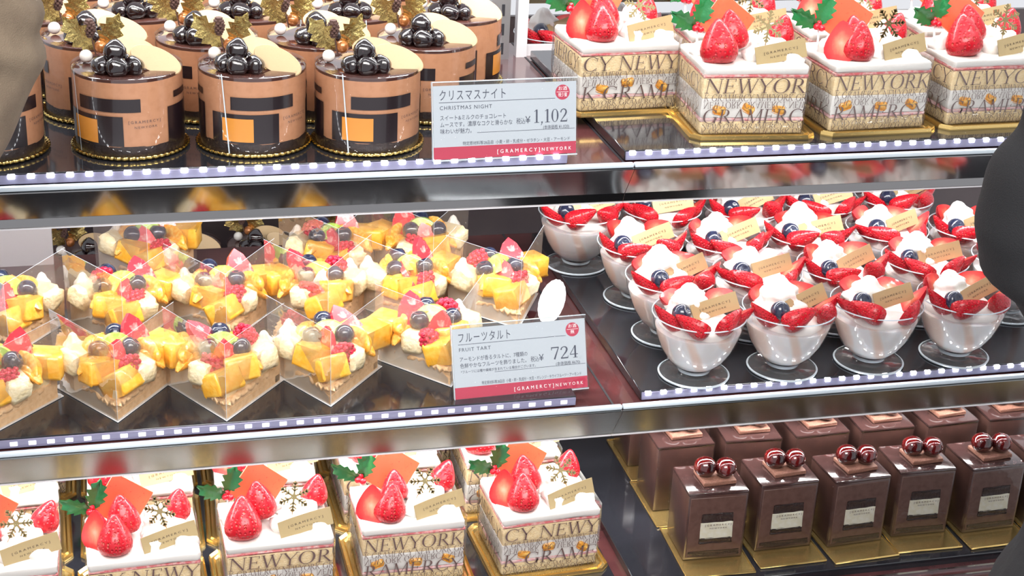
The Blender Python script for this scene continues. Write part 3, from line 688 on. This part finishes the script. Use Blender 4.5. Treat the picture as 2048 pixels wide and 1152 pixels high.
    N.append(Node('snowflake', SNOW, T(1.25+j(.2), -.75, CZ+2.1, rx=-14, ry=j(25), rz=-12+j(10)), None, 'gold snowflake pick'))
    N.append(holly_pick(T(-3.05, 1.2, CZ+1.35, rz=j(12), rx=-10), 1.25))
    return N
SHORT = [shortcake_nodes(v) for v in range(3)]
def shortcake(x, y, z, label, group, var=0, rz=0):
    t = thing('strawberry_shortcake', label, 'cake', (x, y, z), rz, group); build(SHORT[var % 3], t)
g = 'strawberry shortcakes on the top shelf'
shortcake(33.0, 6.3, 0, 'strawberry shortcake set back beside the upper price card', g, 2, 3)
shortcake(39.95, .2, 0, 'strawberry shortcake at the front, left end of the top right tray', g, 0, -4)
shortcake(48.75, .3, 0, 'strawberry shortcake in the middle of the top right tray front', g, 1, 2)
shortcake(57.7, .8, 0, 'strawberry shortcake above the black coat sleeve on the top shelf', g, 0, 2)
for (x, y), lb in zip([(42.0, 8.2), (50.9, 8.3), (60.0, 8.6)], ['shortcake in the back row behind the left front shortcake, top shelf', 'shortcake in the back row behind the middle front shortcake, top shelf', 'shortcake in the back row at the far right of the top shelf']): shortcake(x, y, 0, lb, g, int(x) % 3, -3)
g = 'strawberry shortcakes on the bottom deck'
for i, ((x, y, rz), lb) in enumerate(zip([(-9.6, -2.9, 0), (-.7, -3.0, 2), (8.15, -2.6, 1), (17.35, -2.0, 0), (26.9, -2.2, 3)],
        ['strawberry shortcake cut off by the left edge, bottom deck front row'] + ['strawberry shortcake in the bottom deck front row, %s' % q for q in ('showing a wide red plaque, second from left', 'third from left', 'fourth from left', 'right end next to the chocolate cubes')])):
    shortcake(x, y, ZB+.01, lb, g, (i+1) % 3, rz)
for i, ((x, y, rz), lb) in enumerate(zip([(-9.8, 5.6, 2), (-.6, 5.5, 0), (8.2, 5.8, -2), (17.2, 6.2, 2), (26.4, 6.0, 0)], ['strawberry shortcake in the bottom deck second row, %s from left' % q for q in ('first', 'second', 'third', 'fourth', 'fifth')])):
    shortcake(x, y, ZB+.01, lb, g, (i+2) % 3, rz)
for i, x in enumerate((-9.5, -.6, 8.3, 17.2, 26.2)):
    shortcake(x, 14.0, ZB+.01, 'strawberry shortcake in the bottom deck third row, %s from left' % ('first', 'second', 'third', 'fourth', 'fifth')[i], g, i % 3, 0)

# ------------------------------------------------------------------ fruit tarts
HA, TR, FH = 35., 6.15, 5.6
def wedge(r0, r1, z0, z1, matn, ha=HA, n=14, wave=0., jit=0.):
    """ring sector with its tip to the front, opening to the back"""
    b = MB(); rg = random.Random(3)
    vs = []; fs = []
    outer = [R(90-ha+2*ha*i/n) for i in range(n+1)]
    for z in (z0, z1):
        vs.append((0, r0, z))
        for i, a in enumerate(outer):
            rr = r1*(1+(wave if i % 2 else 0)); vs.append((rr*math.cos(a), rr*math.sin(a), z+(rg.uniform(-jit, jit) if z == z1 else 0)))
    k = n+2
    for i in range(n): fs.append((k+0, k+1+i, k+2+i)); fs.append((0, 2+i, 1+i)); fs.append((1+i, 2+i, k+2+i, k+1+i))
    fs.append((0, 1, k+1, k)); fs.append((n+1, 0, k, k+n+1))
    return b.add(vs, fs).mesh('wedge', matn, True, 35)
def chunk(sx, sy, sz, r, matn, jit=.06, seed=0): return MB().rbox(sx, sy, sz, r, 2, jit=jit, seed=seed).mesh('fruit', matn, True, 60)
MANGO = [chunk(1.7, 1.5, 1.3, .18, 'mango', .07, i) for i in range(2)]
PEAR = [chunk(1.7, 1.25, 1.15, .32, 'pear', .10, 5+i) for i in range(2)]
KIWI = MB().lathe([(0, -.3), (.95, -.3), (1.05, -.1), (1.05, .15), (.95, .3), (0, .3)], 14, a0=0, a1=math.pi).add([(-1.05, 0, -.3), (1.05, 0, -.3), (1.05, 0, .3), (-1.05, 0, .3)], [(0, 1, 2, 3)]).mesh('kiwi', 'kiwi')
OS_ = MB().sphere((0, 0, 0), (1.15, .42, .60), 18); OS_.v = [(x, y-.32*x*x, z*(1-.25*(y > 0))) for x, y, z in OS_.v]; ORANGE = OS_.mesh('orange_segment', 'orange_fruit')
SLICE = MB().prism([(0.0, -1.1), (.5, -1.0), (.78, -.5), (.70, .1), (.42, .75), (0, 1.15), (-.42, .75), (-.70, .1), (-.78, -.5), (-.5, -1.0)], -.16, .16).mesh('strawberry_slice', 'strawberry_slice', True, 30)
RASP = MB()
for i in range(6):
    nn = 9 if i < 4 else 5 if i < 5 else 1
    for k in range(nn):
        a = 2*math.pi*(k+.5*(i % 2))/nn; rr = (.50, .55, .50, .40, .24, 0)[i]; RASP.sphere((rr*math.cos(a), rr*math.sin(a), i*.20), .19, 7)
RASP = RASP.mesh('raspberry', 'raspberry', True, 70)
PEAK = SWIRLS[1]
CRUST = [wedge(0, TR, 0, .55, 'crust', wave=.02, jit=.04), None]
cw_ = MB()      # upright fluted rim of the shell at the back, and low walls of crumb at the tip sides
n = 22
for i in range(n):
    a0, a1 = R(90-HA+2*HA*i/n), R(90-HA+2*HA*(i+1)/n); o = .12 if i % 2 else -.05
    q = [(TR-.55, 0), (TR+o, 0)]
    cw_.add([((TR-.55)*math.cos(a0), (TR-.55)*math.sin(a0), .1), ((TR+o)*math.cos(a0), (TR+o)*math.sin(a0), .1), ((TR+.12-(.17 if i % 2 else 0))*math.cos(a1), (TR+.12-(.17 if i % 2 else 0))*math.sin(a1), .1), ((TR-.55)*math.cos(a1), (TR-.55)*math.sin(a1), .1),
             ((TR-.5)*math.cos(a0), (TR-.5)*math.sin(a0), 2.4), ((TR+o+.2)*math.cos(a0), (TR+o+.2)*math.sin(a0), 2.4), ((TR+.3-(.17 if i % 2 else 0))*math.cos(a1), (TR+.3-(.17 if i % 2 else 0))*math.sin(a1), 2.4), ((TR-.5)*math.cos(a1), (TR-.5)*math.sin(a1), 2.4)],
            [(0, 3, 2, 1), (4, 5, 6, 7), (0, 1, 5, 4), (1, 2, 6, 5), (2, 3, 7, 6), (3, 0, 4, 7)])
RIM = cw_.mesh('crust_rim', 'crust', False)
ALMOND = wedge(.05, TR-.3, .5, 1.25, 'crust', jit=.14, n=18)
CUSTARD = wedge(.35, TR-.5, 1.15, 1.85, 'custard', HA-1, jit=.15, n=18)
cr_ = MB(); rg_ = random.Random(9)
for s_ in (-1, 1):
    a = R(90+s_*(HA-2.5)); pts = []; rad = []
    for i in range(26):
        r_ = .15+(TR-.5)*i/25; pts.append((r_*math.cos(a)+rg_.uniform(-.06, .06), r_*math.sin(a)+rg_.uniform(-.05, .05), 1.05+rg_.uniform(-.16, .2))); rad.append(rg_.uniform(.14, .26))
    cr_.tube(pts, rad, 7)
CRUMB = cr_.mesh('crumble', 'crust', True, 80)
bd_ = MB(); nb = 20; vs_ = []
for k_ in (0, 1):
    for i in range(nb+1):
        r_ = .15+(TR-.2)*i/nb; a = R(90+HA+.35+k_*.25); zt = .25+2.55*math.sin(math.pi/2*min(1, r_/5.2))+.07*math.sin(r_*4.1)
        vs_ += [(r_*math.cos(a), r_*math.sin(a), .06), (r_*math.cos(a), r_*math.sin(a), zt)]
o_ = 2*(nb+1)
bd_.add(vs_, [f for i in range(nb) for f in ((2*i, 2*i+1, 2*i+3, 2*i+2), (o_+2*i, o_+2*i+2, o_+2*i+3, o_+2*i+1), (2*i+1, o_+2*i+1, o_+2*i+3, 2*i+3))])
BAND = bd_.mesh('paper_band', 'peach_paper')
def tart_film():
    b = MB(); L = TR+.25
    # two walls folded at the tip, front fold slightly rounded, small creases
    pts = []
    for s in (-1, 1):
        row = []
        for i in range(7):
            t = i/6; r_ = L*t; a = R(90+s*(HA+1.0)); bulge = .10*math.sin(math.pi*t)
            row.append((r_*math.cos(a)-s*bulge*math.sin(a)*s*0, r_*math.sin(a)-.22, t))
        pts.append(row)
    for row in pts:
        vs = []
        for x, y, t in row: vs += [(x, y, .06), (x*1.03, y, FH-.25+.35*t)]
        b.add(vs, [(2*i, 2*i+2, 2*i+3, 2*i+1) for i in range(6)])
    for row in pts:
        b.tube([(x*1.03, y, FH-.25+.35*t) for x, y, t in row], .013, 4, mi=1)  # edge-lit highlight of the film, put in as thin pale tubes
    b.tube([(0, -.22, .06), (0, -.22, FH-.25)], .012, 4, mi=1)  # same painted highlight down the front fold
    return b.mesh('tart_film', ['film_tart', 'acrylic'])
TFILM = tart_film()
dp = [(0, -.30)]
for i in range(21):
    a = R(90-HA-1.5+2*(HA+1.5)*i/20); rr = TR+.35+.12*(i % 2); dp.append((rr*math.cos(a), rr*math.sin(a)))
DOILY = MB().prism(dp, 0, .03).mesh('doily', 'paper', False)
def tart(x, y, z, label, rz=0, seed=0, flip=1, doily=True):
    rg = random.Random(seed); j = lambda a: rg.uniform(-a, a)
    t = thing('fruit_tart', label, 'tart', (x, y, z), rz, 'wedge fruit tarts on the middle shelf')
    if doily: part('paper_doily', DOILY, t, T(0, 0, 0))
    part('crust_base', CRUST[0], t, T(0, 0, .04)); part('crust_rim', RIM, t); part('almond_filling', ALMOND, t); part('custard', CUSTARD, t); part('crust_crumble', CRUMB, t, None); part('paper_band', BAND, t, None, 'peach glassine paper band along the left side')
    f = flip
    L = [('mango_chunk', MANGO[seed % 2], T(.1*f+j(.2), 1.75, 2.35, rz=40+j(15), rx=-24+j(8), s=1.0)),
         ('mango_chunk', MANGO[(seed+1) % 2], T(-.95*f, 3.0+j(.3), 2.75, rz=j(40), rx=-12, ry=10*f)),
         ('pear_chunk', PEAR[seed % 2], T(1.55*f, 3.1+j(.3), 2.55, rz=-58*f+j(10), ry=8, s=1.05)),
         ('raspberry', RASP, T(.75*f+j(.15), 2.75, 2.6, rx=j(40), ry=30*f)),
         ('strawberry_slice', SLICE, T(-.1*f+j(.2), 3.3, 3.15, rx=60+j(20), rz=j(50), ry=j(30))),
         ('kiwi_piece', KIWI, T(.15*f, 4.25, 3.35, rx=55, rz=20*f+j(15), ry=j(20))),
         ('blueberry', BLUE, T(-1.15*f+j(.2), 3.9, 3.75, rx=-40+j(30), rz=j(90))),
         ('blueberry', BLUE, T(1.05*f+j(.2), 4.05, 3.75, rx=-30+j(30), rz=j(90))),
         ('pear_chunk', PEAR[(seed+1) % 2], T(-2.3*f, 4.6, 2.9, rz=50*f+j(15), rx=10, s=1.1)),
         ('orange_segment', ORANGE, T(2.2*f, 4.9, 3.15, rz=-50*f, ry=j(20), s=1.1)),
         ('mango_chunk', MANGO[seed % 2], T(.1+j(.3), 5.4, 3.2, rz=j(60), rx=-15, s=1.05)),
         ('strawberry_slice', SLICE, T(1.3*f, 5.5, 3.95, rx=50+j(20), rz=30+j(40), s=1.05)),
         ('raspberry' if seed % 2 else 'orange_segment', RASP if seed % 2 else ORANGE, T(-1.4*f, 5.6, 3.5, rx=20+j(30), rz=60*f)),
         ('cream_peak', PEAK, T(-2.4*f+j(.3), 5.9, 2.6, rx=j(10), s=(.6, .6, .9))),
         ('orange_segment', ORANGE, T(-1.15*f+j(.2), 3.3, 3.2, rx=70, rz=30*f, ry=j(20), s=.9)),
         ('orange_segment', ORANGE, T(2.3*f, 4.3, 2.9, rx=55, rz=-30*f, ry=j(20), s=.95)),
         ('mango_chunk', MANGO[(seed+1) % 2], T(3.1*f, 5.8, 2.9, rz=j(50), s=1.05)),
         ('blueberry', BLUE, T(-.2+j(.8), 6.1, 3.95, rx=-30+j(40)))]
    for nm, me, M in L:
        k = 1.0 if nm in ('blueberry', 'cream_peak') else 1.24
        M = M @ T(s=k); M.translation.z -= .42; M.translation.y *= .88
        lim = max(0, (M.translation.y+.25)*.70-(.75 if nm != 'blueberry' else .6)); M.translation.x = max(-lim, min(lim, M.translation.x))
        part(nm, me, t, M)
    part('plastic_sleeve', TFILM, t, None, 'folded clear plastic sleeve')
seq = [(-9.6, -5.9, -8, 1, 1, 'cut off by the left edge of the photo'), (-1.75, -5.1, 0, 2, 1, 'front row, with two blueberries above a mango cube'),
       (4.9, -6.0, -4, 3, -1, 'front row, closest to the tray edge'), (11.6, -5.1, -4, 4, 1, 'front row, third whole one from the left'), (19.8, -3.6, 6, 5, -1, 'front row, tucked behind the lower price card'),
       (-8.6, 5.2, 0, 6, -1, 'second row, far left'), (-1.1, 5.0, 0, 7, 1, 'second row, behind the blueberry and mango one'), (5.8, 5.0, 0, 8, 1, 'second row, third from left'), (12.8, 4.9, 0, 9, -1, 'second row, fourth from left'), (19.6, 5.4, 4, 10, 1, 'second row, behind the lower price card'), (26.5, 4.6, 8, 11, 1, 'right end of the second row beside the strawberry cups'),
       (.9, 14.5, 0, 12, 1, 'alone in the back row on the left'), (14.6, 12.3, 0, 13, 1, 'back row, left one of the right pair'), (21.8, 12.6, 0, 14, -1, 'back row, right one of the pair')]
for x, y, rz, sd, fl, lb in seq: tart(x, y, ZM+.02 if y+8 < 13 or True else ZM, 'fruit tart slice in clear sleeve, '+lb, rz, sd, fl)
dl = MB().prism([(.95*(1+.02*(i % 2))*math.cos(i*math.pi/20), 1.9*(1+.03*(i % 2))*math.sin(i*math.pi/20)) for i in range(40)], 0, .04)
solo('paper_doily', dl.mesh('loose_doily', 'paper', False), 'white paper doily leaning out beside the right end tart', 'doily', T(29.6, 6.6, ZM+1.0, rx=36, rz=-30))

# ------------------------------------------------------------------ strawberry cream cups
def cup_nodes(var=0):
    rg = random.Random(80+var); j = lambda a: rg.uniform(-a, a); N = []
    outer = [(1.15, .20), (1.02, .32), (1.05, .50), (1.42, .72), (1.98, 1.25), (2.45, 2.0), (2.80, 2.9), (3.05, 3.75), (3.24, 4.6)]; inner = []
    gm = MB().lathe(outer+inner, 48).mesh('cup', 'cup_clear', True, 50)
    N.append(Node('clear_cup', gm, None, [Node('rim', MB().lathe([(3.16, 4.58), (3.18, 4.64), (3.23, 4.64), (3.25, 4.58), (3.16, 4.58)], 48).mesh('rim', 'acrylic'))]))
    ring_ = MB().lathe([(2.36, .02), (2.47, .04), (2.48, .12), (2.36, .15)], 48).mesh('foot_rim', 'acrylic')
    N.append(Node('foot_disc', MB().lathe([(0, .02), (2.40, .02), (2.46, .08), (2.42, .14), (1.15, .20), (.9, .24), (0, .24)], 48).mesh('foot', 'foot_clear', True, 50), None, [Node('foot_rim', ring_), Node('stem_ring', MB().lathe([(1.0, .30), (1.12, .34), (1.16, .46), (1.04, .52)], 32).mesh('stem_ring', 'acrylic'))]))
    N.append(Node('panna_cotta', MB().lathe([(0, .70), (1.10, .74), (1.40, .80), (1.92, 1.3), (2.39, 2.05), (2.74, 2.95), (2.93, 3.6), (0, 3.75)], 40).mesh('panna', 'panna')))
    N.append(Node('cream_bed', MB().sphere((0, 0, 3.6), (2.5, 2.5, 1.0), 24, fn=lambda d: 1+.05*math.sin(5*d.x+var)+.05*math.sin(6*d.y)).mesh('cream_bed', 'cream')))
    for k, a in enumerate((-160, -119, -61, -18, 50, 118)):
        a += j(9); x, y = 2.25*math.cos(R(a)), 2.25*math.sin(R(a))
        # half strawberries laid round the rim: round skin outward and down, cut face inward and up
        o_ = Vector((math.cos(R(a)), math.sin(R(a)), 0)); t_ = Vector((-o_.y, o_.x, 0))*(1 if k % 2 else -1)
        if k in (0, 3): t_ = t_*.35+o_*.9+Vector((0, 0, .25))
        mm = frame((x*1.06, y*1.06, 4.80+j(.12)), t_*(-1 if k in (1, 2) and var % 2 else 1)+Vector((0, 0, .45+j(.3))), o_*.85-Vector((0, 0, .50+j(.3))))
        N.append(Node('strawberry_half', HALF_C, mm @ T(s=.86)))
    N.append(Node('cream_swirl', SWIRLS[var % 3], T(-.35+j(.3), .65, 4.45, rx=-8+j(8), ry=j(12), rz=var*50, s=1.2)))
    N.append(Node('blueberry', BLUE, T(-1.55+j(.3), -1.05+j(.3), 5.05, rx=50, rz=j(60), s=.98)))
    N.append(Node('gold_tag', TAG, T(.95+j(.15), -.95+j(.15), 4.72, rx=-26, rz=8+j(6)) @ T(ry=-10+j(9), s=(.93, 1, .98)), [Node('lettering', TAG_INK)], 'gold paper tag'))
    return N
CUPS = [cup_nodes(v) for v in range(4)]
def cup(x, y, z, label, var, rz, group='strawberry cream cups on the middle shelf'):
    t = thing('strawberry_cup', label, 'dessert cup', (x, y, z), rz, group); build(CUPS[var % 4], t)
cols = ('left end', 'second from left', 'third from left', 'fourth from left', 'fifth from left', 'sixth from left')
for r_, (y, xs) in enumerate(((-4.4, (36.75, 43.3, 49.9, 56.6)), (2.2, (36.9, 43.5, 50.2, 57.2, 64.4)), (8.7, (36.8, 43.6, 50.4, 57.3, 64.2)), (15.3, (34.1, 40.8, 47.6, 54.4, 61.2)), (21.5, (38.5, 45.5, 52.5, 59.5)))):
    for k, x in enumerate(xs):
        cup(x, y+(.3*math.sin(3*x) if r_ else 0), ZM+.01, 'strawberry cream cup in the %s row, %s' % (('front', 'second', 'third', 'fourth', 'rearmost')[r_], cols[k]), k+r_*2+(1 if r_ == 0 else 0), (-4, 12, 0, 6, -10, 8)[(k+r_) % 6])
cbx = MB(); cbx.box(30, 44, 23, 31, -1, 0); solo('rear_ledge', cbx.mesh('rear_ledge', 'mahogany', False), 'dark ledge behind the top shelf carrying spare cups', 'ledge', T(0, 0, -5.0))
cup(34.2, 26.2, -5.0, 'spare strawberry cream cup behind the door post, left one', 1, 10, 'spare cups behind the top shelf'); cup(40.9, 27, -5.0, 'spare strawberry cream cup behind the door post, right one', 2, 40, 'spare cups behind the top shelf')

# ------------------------------------------------------------------ chocolate cubes
QW, QD, QH = 4.45, 3.9, 5.6
def cube_nodes(cut=True):
    N = []
    bd = MB(); bd.rbox(5.2, 6.6, .10, .04, 1, T(0, -.75, .05))
    fr = [(-2.55, -4.0), (2.55, -4.0), (2.55, 2.5), (-2.55, 2.5)]
    for i in range(4):
        a, b_ = fr[i], fr[(i+1) % 4]; bd.tube([(a[0], a[1], .12), (b_[0], b_[1], .12)], .06, 6)
    N.append(Node('gold_board', bd.mesh('cube_board', 'gold_board')))
    N.append(Node('chocolate_body', MB().rbox(QW, QD, QH-.25, .10, 2, T(0, 0, .12+(QH-.25)/2)).mesh('cube', 'cube_choc' if cut else 'cube_choc')))
    N.append(Node('glaze_top', MB().rbox(QW+.04, QD+.04, .30, .12, 2, T(0, 0, QH-.10)).mesh('cube_glaze', 'cube_top')))
    if cut:
        N.append(Node('cut_face', MB().rbox(QW-.3, .10, QH-.7, .04, 1, T(0, -QD/2+.0, QH/2), cuts=1).mesh('cut_face', 'cube_cut')))
        N.append(Node('dark_layer', MB().rbox(2.35, .12, .75, .08, 2, T(.05, -QD/2-.03, 3.55), jit=.04, cuts=2).mesh('dark_layer', 'choc_dark')))
        N.append(Node('cream_inset', MB().rbox(2.45, .14, 1.35, .06, 2, T(.05, -QD/2-.03, 2.55), jit=.03, cuts=2).mesh('cream_inset', 'custard_w')))
        N.append(Node('dark_layer', MB().rbox(2.45, .12, .50, .08, 2, T(.05, -QD/2-.03, 1.70), jit=.05, cuts=2).mesh('dark_layer2', 'choc_dark')))
        N.append(Node('sponge_strip', MB().rbox(3.9, .10, .45, .08, 2, T(.0, -QD/2-.02, .62), jit=.04, cuts=2).mesh('sponge_strip', 'choc_dark')))
    fw = MB(); w2, d2 = QW/2+.07, QD/2+.12; c = .25
    pts = [(-w2, d2), (-w2, -d2+c), (-w2+c, -d2), (w2-c, -d2), (w2, -d2+c), (w2, d2)]; n = len(pts)
    fw.add([(x, y, .13) for x, y in pts]+[(x*1.01, y*1.01, QH+.05) for x, y in pts], [(i, i+1, n+i+1, n+i) for i in range(n-1)])
    ink = MB(); add_text(ink, '[GRAMERCY]', -.95, 2.95, .14, 1.95, space=1.5); add_text(ink, 'NEWYORK', -.6, 2.70, .12, 1.3, space=1.5)
    N.append(Node('film_wrap', fw.mesh('cube_film', 'film', False), None, [Node('lettering', ink.mesh('cube_text', 'print_text', False), T(.1, -d2-.03, 0))]))
    N.append(Node('wafer_square', MB().rbox(2.5, 2.1, .32, .04, 1, jit=.02, cuts=1).mesh('wafer', 'wafer'), T(.25, -.1, QH+.24, rz=4)))
    ch = MB().sphere((0, 0, 0), (.82, .78, .74), 20, fn=lambda d: 1-.10*max(0, d.z-.75)*4+.02*math.sin(4*d.x)).mesh('cherry', 'cherry')
    N.append(Node('glossy_cherry', ch, T(-.55, -.05, QH+1.08))); N.append(Node('glossy_cherry', ch, T(.90, -.35, QH+1.05, rz=60)))
    return N
mat('custard_w', (.80, .76, .58), .6, noise=(250, (.86, .84, .72), .4, .7))
CUBES = [cube_nodes(True), cube_nodes(False)]
def choc_cube(x, y, label, rz=0, var=0):
    t = thing('chocolate_cube', label, 'cake', (x, y, ZB+.01), rz, 'chocolate cubes on the bottom deck'); build(CUBES[var], t)
ws_ = ('left end', 'second from left', 'third from left', 'fourth from left', 'fifth from left', 'sixth from left')
for k in range(6): choc_cube(39.15+5.5*k, -3.75+(.25 if k % 2 else -.1), 'chocolate cube cake with cream inset, front row, '+ws_[k], (-2, 1, 3, -1, 2, 0)[k])
for k in range(6): choc_cube(39.1+5.5*k, 3.0, 'chocolate cube cake in the second row, '+ws_[k], (0, -3, 2, 0, 3, -1)[k], 1)
for k in range(6): choc_cube(39.3+5.5*k, 9.8, 'chocolate cube cake in the third row, '+ws_[k], 0, 1)

# ------------------------------------------------------------------ price cards
def price_card(x, y, z, rz, lean, hh_, label, title, sub, body, note, price, net, allergens, stamp):
    t = thing('price_card', label, 'price card', (x, y, z), rz)
    W, Hh = 9.2, hh_
    LM = T(0, 0, .15, rx=lean)
    st = MB(); st.rbox(W+.12, .10, Hh+.25, .03, 1, T(0, .12, (Hh+.25)/2)); st.rbox(W+.12, .06, Hh+.25, .02, 1, T(0, -.06, (Hh+.25)/2)); st.rbox(W+.12, .20, .12, .03, 1, T(0, .03, .0))
    part('acrylic_holder', st.mesh('holder', 'sign_clear'), t, LM)
    ft = MB(); ft.rbox(W+.12, 2.2, .14, .04, 1, T(0, 1.0, .07)); part('holder_foot', ft.mesh('holder_foot', 'sign_clear'), t)
    ed = MB(); ed.box(-W/2-.06, W/2+.06, -.09, .17, Hh+.21, Hh+.26); ed.box(-W/2-.08, -W/2-.04, -.09, .17, 0, Hh+.25); ed.box(-W/2-.06, W/2+.06, -.09, .17, -.02, .05)
    part('holder_edge', ed.mesh('holder_edge', 'acrylic', False), t, LM, 'bright polished edge of the acrylic holder')
    cd = MB(); cd.box(-W/2, W/2, -.01, .03, .08, Hh); card = part('card', cd.mesh('card', 'card', False), t, LM)
    bnd = MB(); bnd.box(-W/2, W/2, -.018, -.008, .08, .08+Hh*.165); part('red_band', bnd.mesh('red_band', 'card_red', False), card)
    st = MB(); st.lathe([(0, 0), (.47, 0)], 32, T(W*.402, -.014, Hh*.855, rx=90)); part('round_stamp', st.mesh('stamp', 'card_red', False), card)
    yk = -.022; ink = MB(); X = lambda u: -W/2+W*u; Z = lambda v: Hh*(1-v)
    add_text(ink, title, X(.045), Z(.185), .52, W*(.455 if len(title) > 7 else .385), y=yk, space=1.2)
    ink.box(X(.04), X(.85), yk, yk+.001, Z(.225), Z(.219))
    ink.box(X(.30), X(.99), yk, yk+.001, Z(.642), Z(.637))
    add_text(ink, sub, X(.045), Z(.318), .24, W*(.36 if len(sub) > 10 else .235), y=yk, space=1.2)
    for i, (s_, wd) in enumerate(body): add_text(ink, s_, X(.047), Z(.455+.09*i), .25, W*wd, y=yk)
    if note: add_text(ink, note, X(.05), Z(.62), .16, W*.56, y=yk)
    add_text(ink, '税込', X(.575), Z(.545), .30, W*.062, y=yk)
    add_text(ink, '¥', X(.638), Z(.545), .44, W*.036, y=yk)
    M_ = T(0, yk, 0)
    wd = W*.25 if len(price) > 3 else W*.215; hh = .82
    for p in serif_polys(price, hh, X(.945)-wd, Z(.545), wd): ink.add([(a, yk, c) for a, c in p], [tuple(range(len(p)))])
    add_text(ink, '(本体価格 ¥%s)' % net, X(.765), Z(.632), .20, W*.185, y=yk)
    add_text(ink, '特定原材料等28品目  '+allergens, X(.20 if len(allergens) < 32 else .06), Z(.80), .19, W*(.755 if len(allergens) < 32 else .89), y=yk)
    part('print', ink.mesh('ink', 'ink', False), card)
    wh = MB(); add_text(wh, '[GRAMERCY]', X(.44), Hh*.055+.06, .24, W*.30, y=yk, space=1.6); add_text(wh, 'NEWYORK', X(.755), Hh*.055+.06, .22, W*.21, y=yk, space=1.6)
    add_text(wh, stamp[0], X(.872), Hh*.885, .20, W*.062, y=yk); wh.box(X(.86), X(.945), yk, yk+.001, Hh*.857, Hh*.862)
    add_text(wh, stamp[1], X(.872) if len(stamp[1]) > 1 else X(.887), Hh*.80, .20, W*(.062 if len(stamp[1]) > 1 else .03), y=yk)
    part('white_print', wh.mesh('white_ink', 'ink_white', False), card)
price_card(22.55, -5.0, ZT-.72+.02+.45, 2.5, -10, 4.6, 'upper price card in clear holder beside the mousse cakes, reading 1,102', 'クリスマスナイト', 'CHRISTMAS NIGHT',
    [('スイート&ミルクのチョコレート', .455), ('ムースです。濃厚なコクと滑らかな', .50), ('味わいが魅力。', .215)], None, '1,102', '1,020', '小麦・卵・乳成分・ゼラチン・大豆・アーモンド', ('お酒', '極少量'))
price_card(24.35, -5.4, ZM-.72+.45, 3.0, -19, 4.75, 'lower price card in clear holder beside the fruit tarts, reading 724', 'フルーツタルト', 'FRUIT TART',
    [('アーモンドが香るタルトに、7種類の', .505), ('色鮮やかなフルーツを飾りました。', .495)], '*フルーツには種や繊維が含まれている場合がございます。', '724', '670', '小麦・卵・乳成分・大豆・オレンジ・キウイフルーツ・アーモンド', ('お酒', '無'))
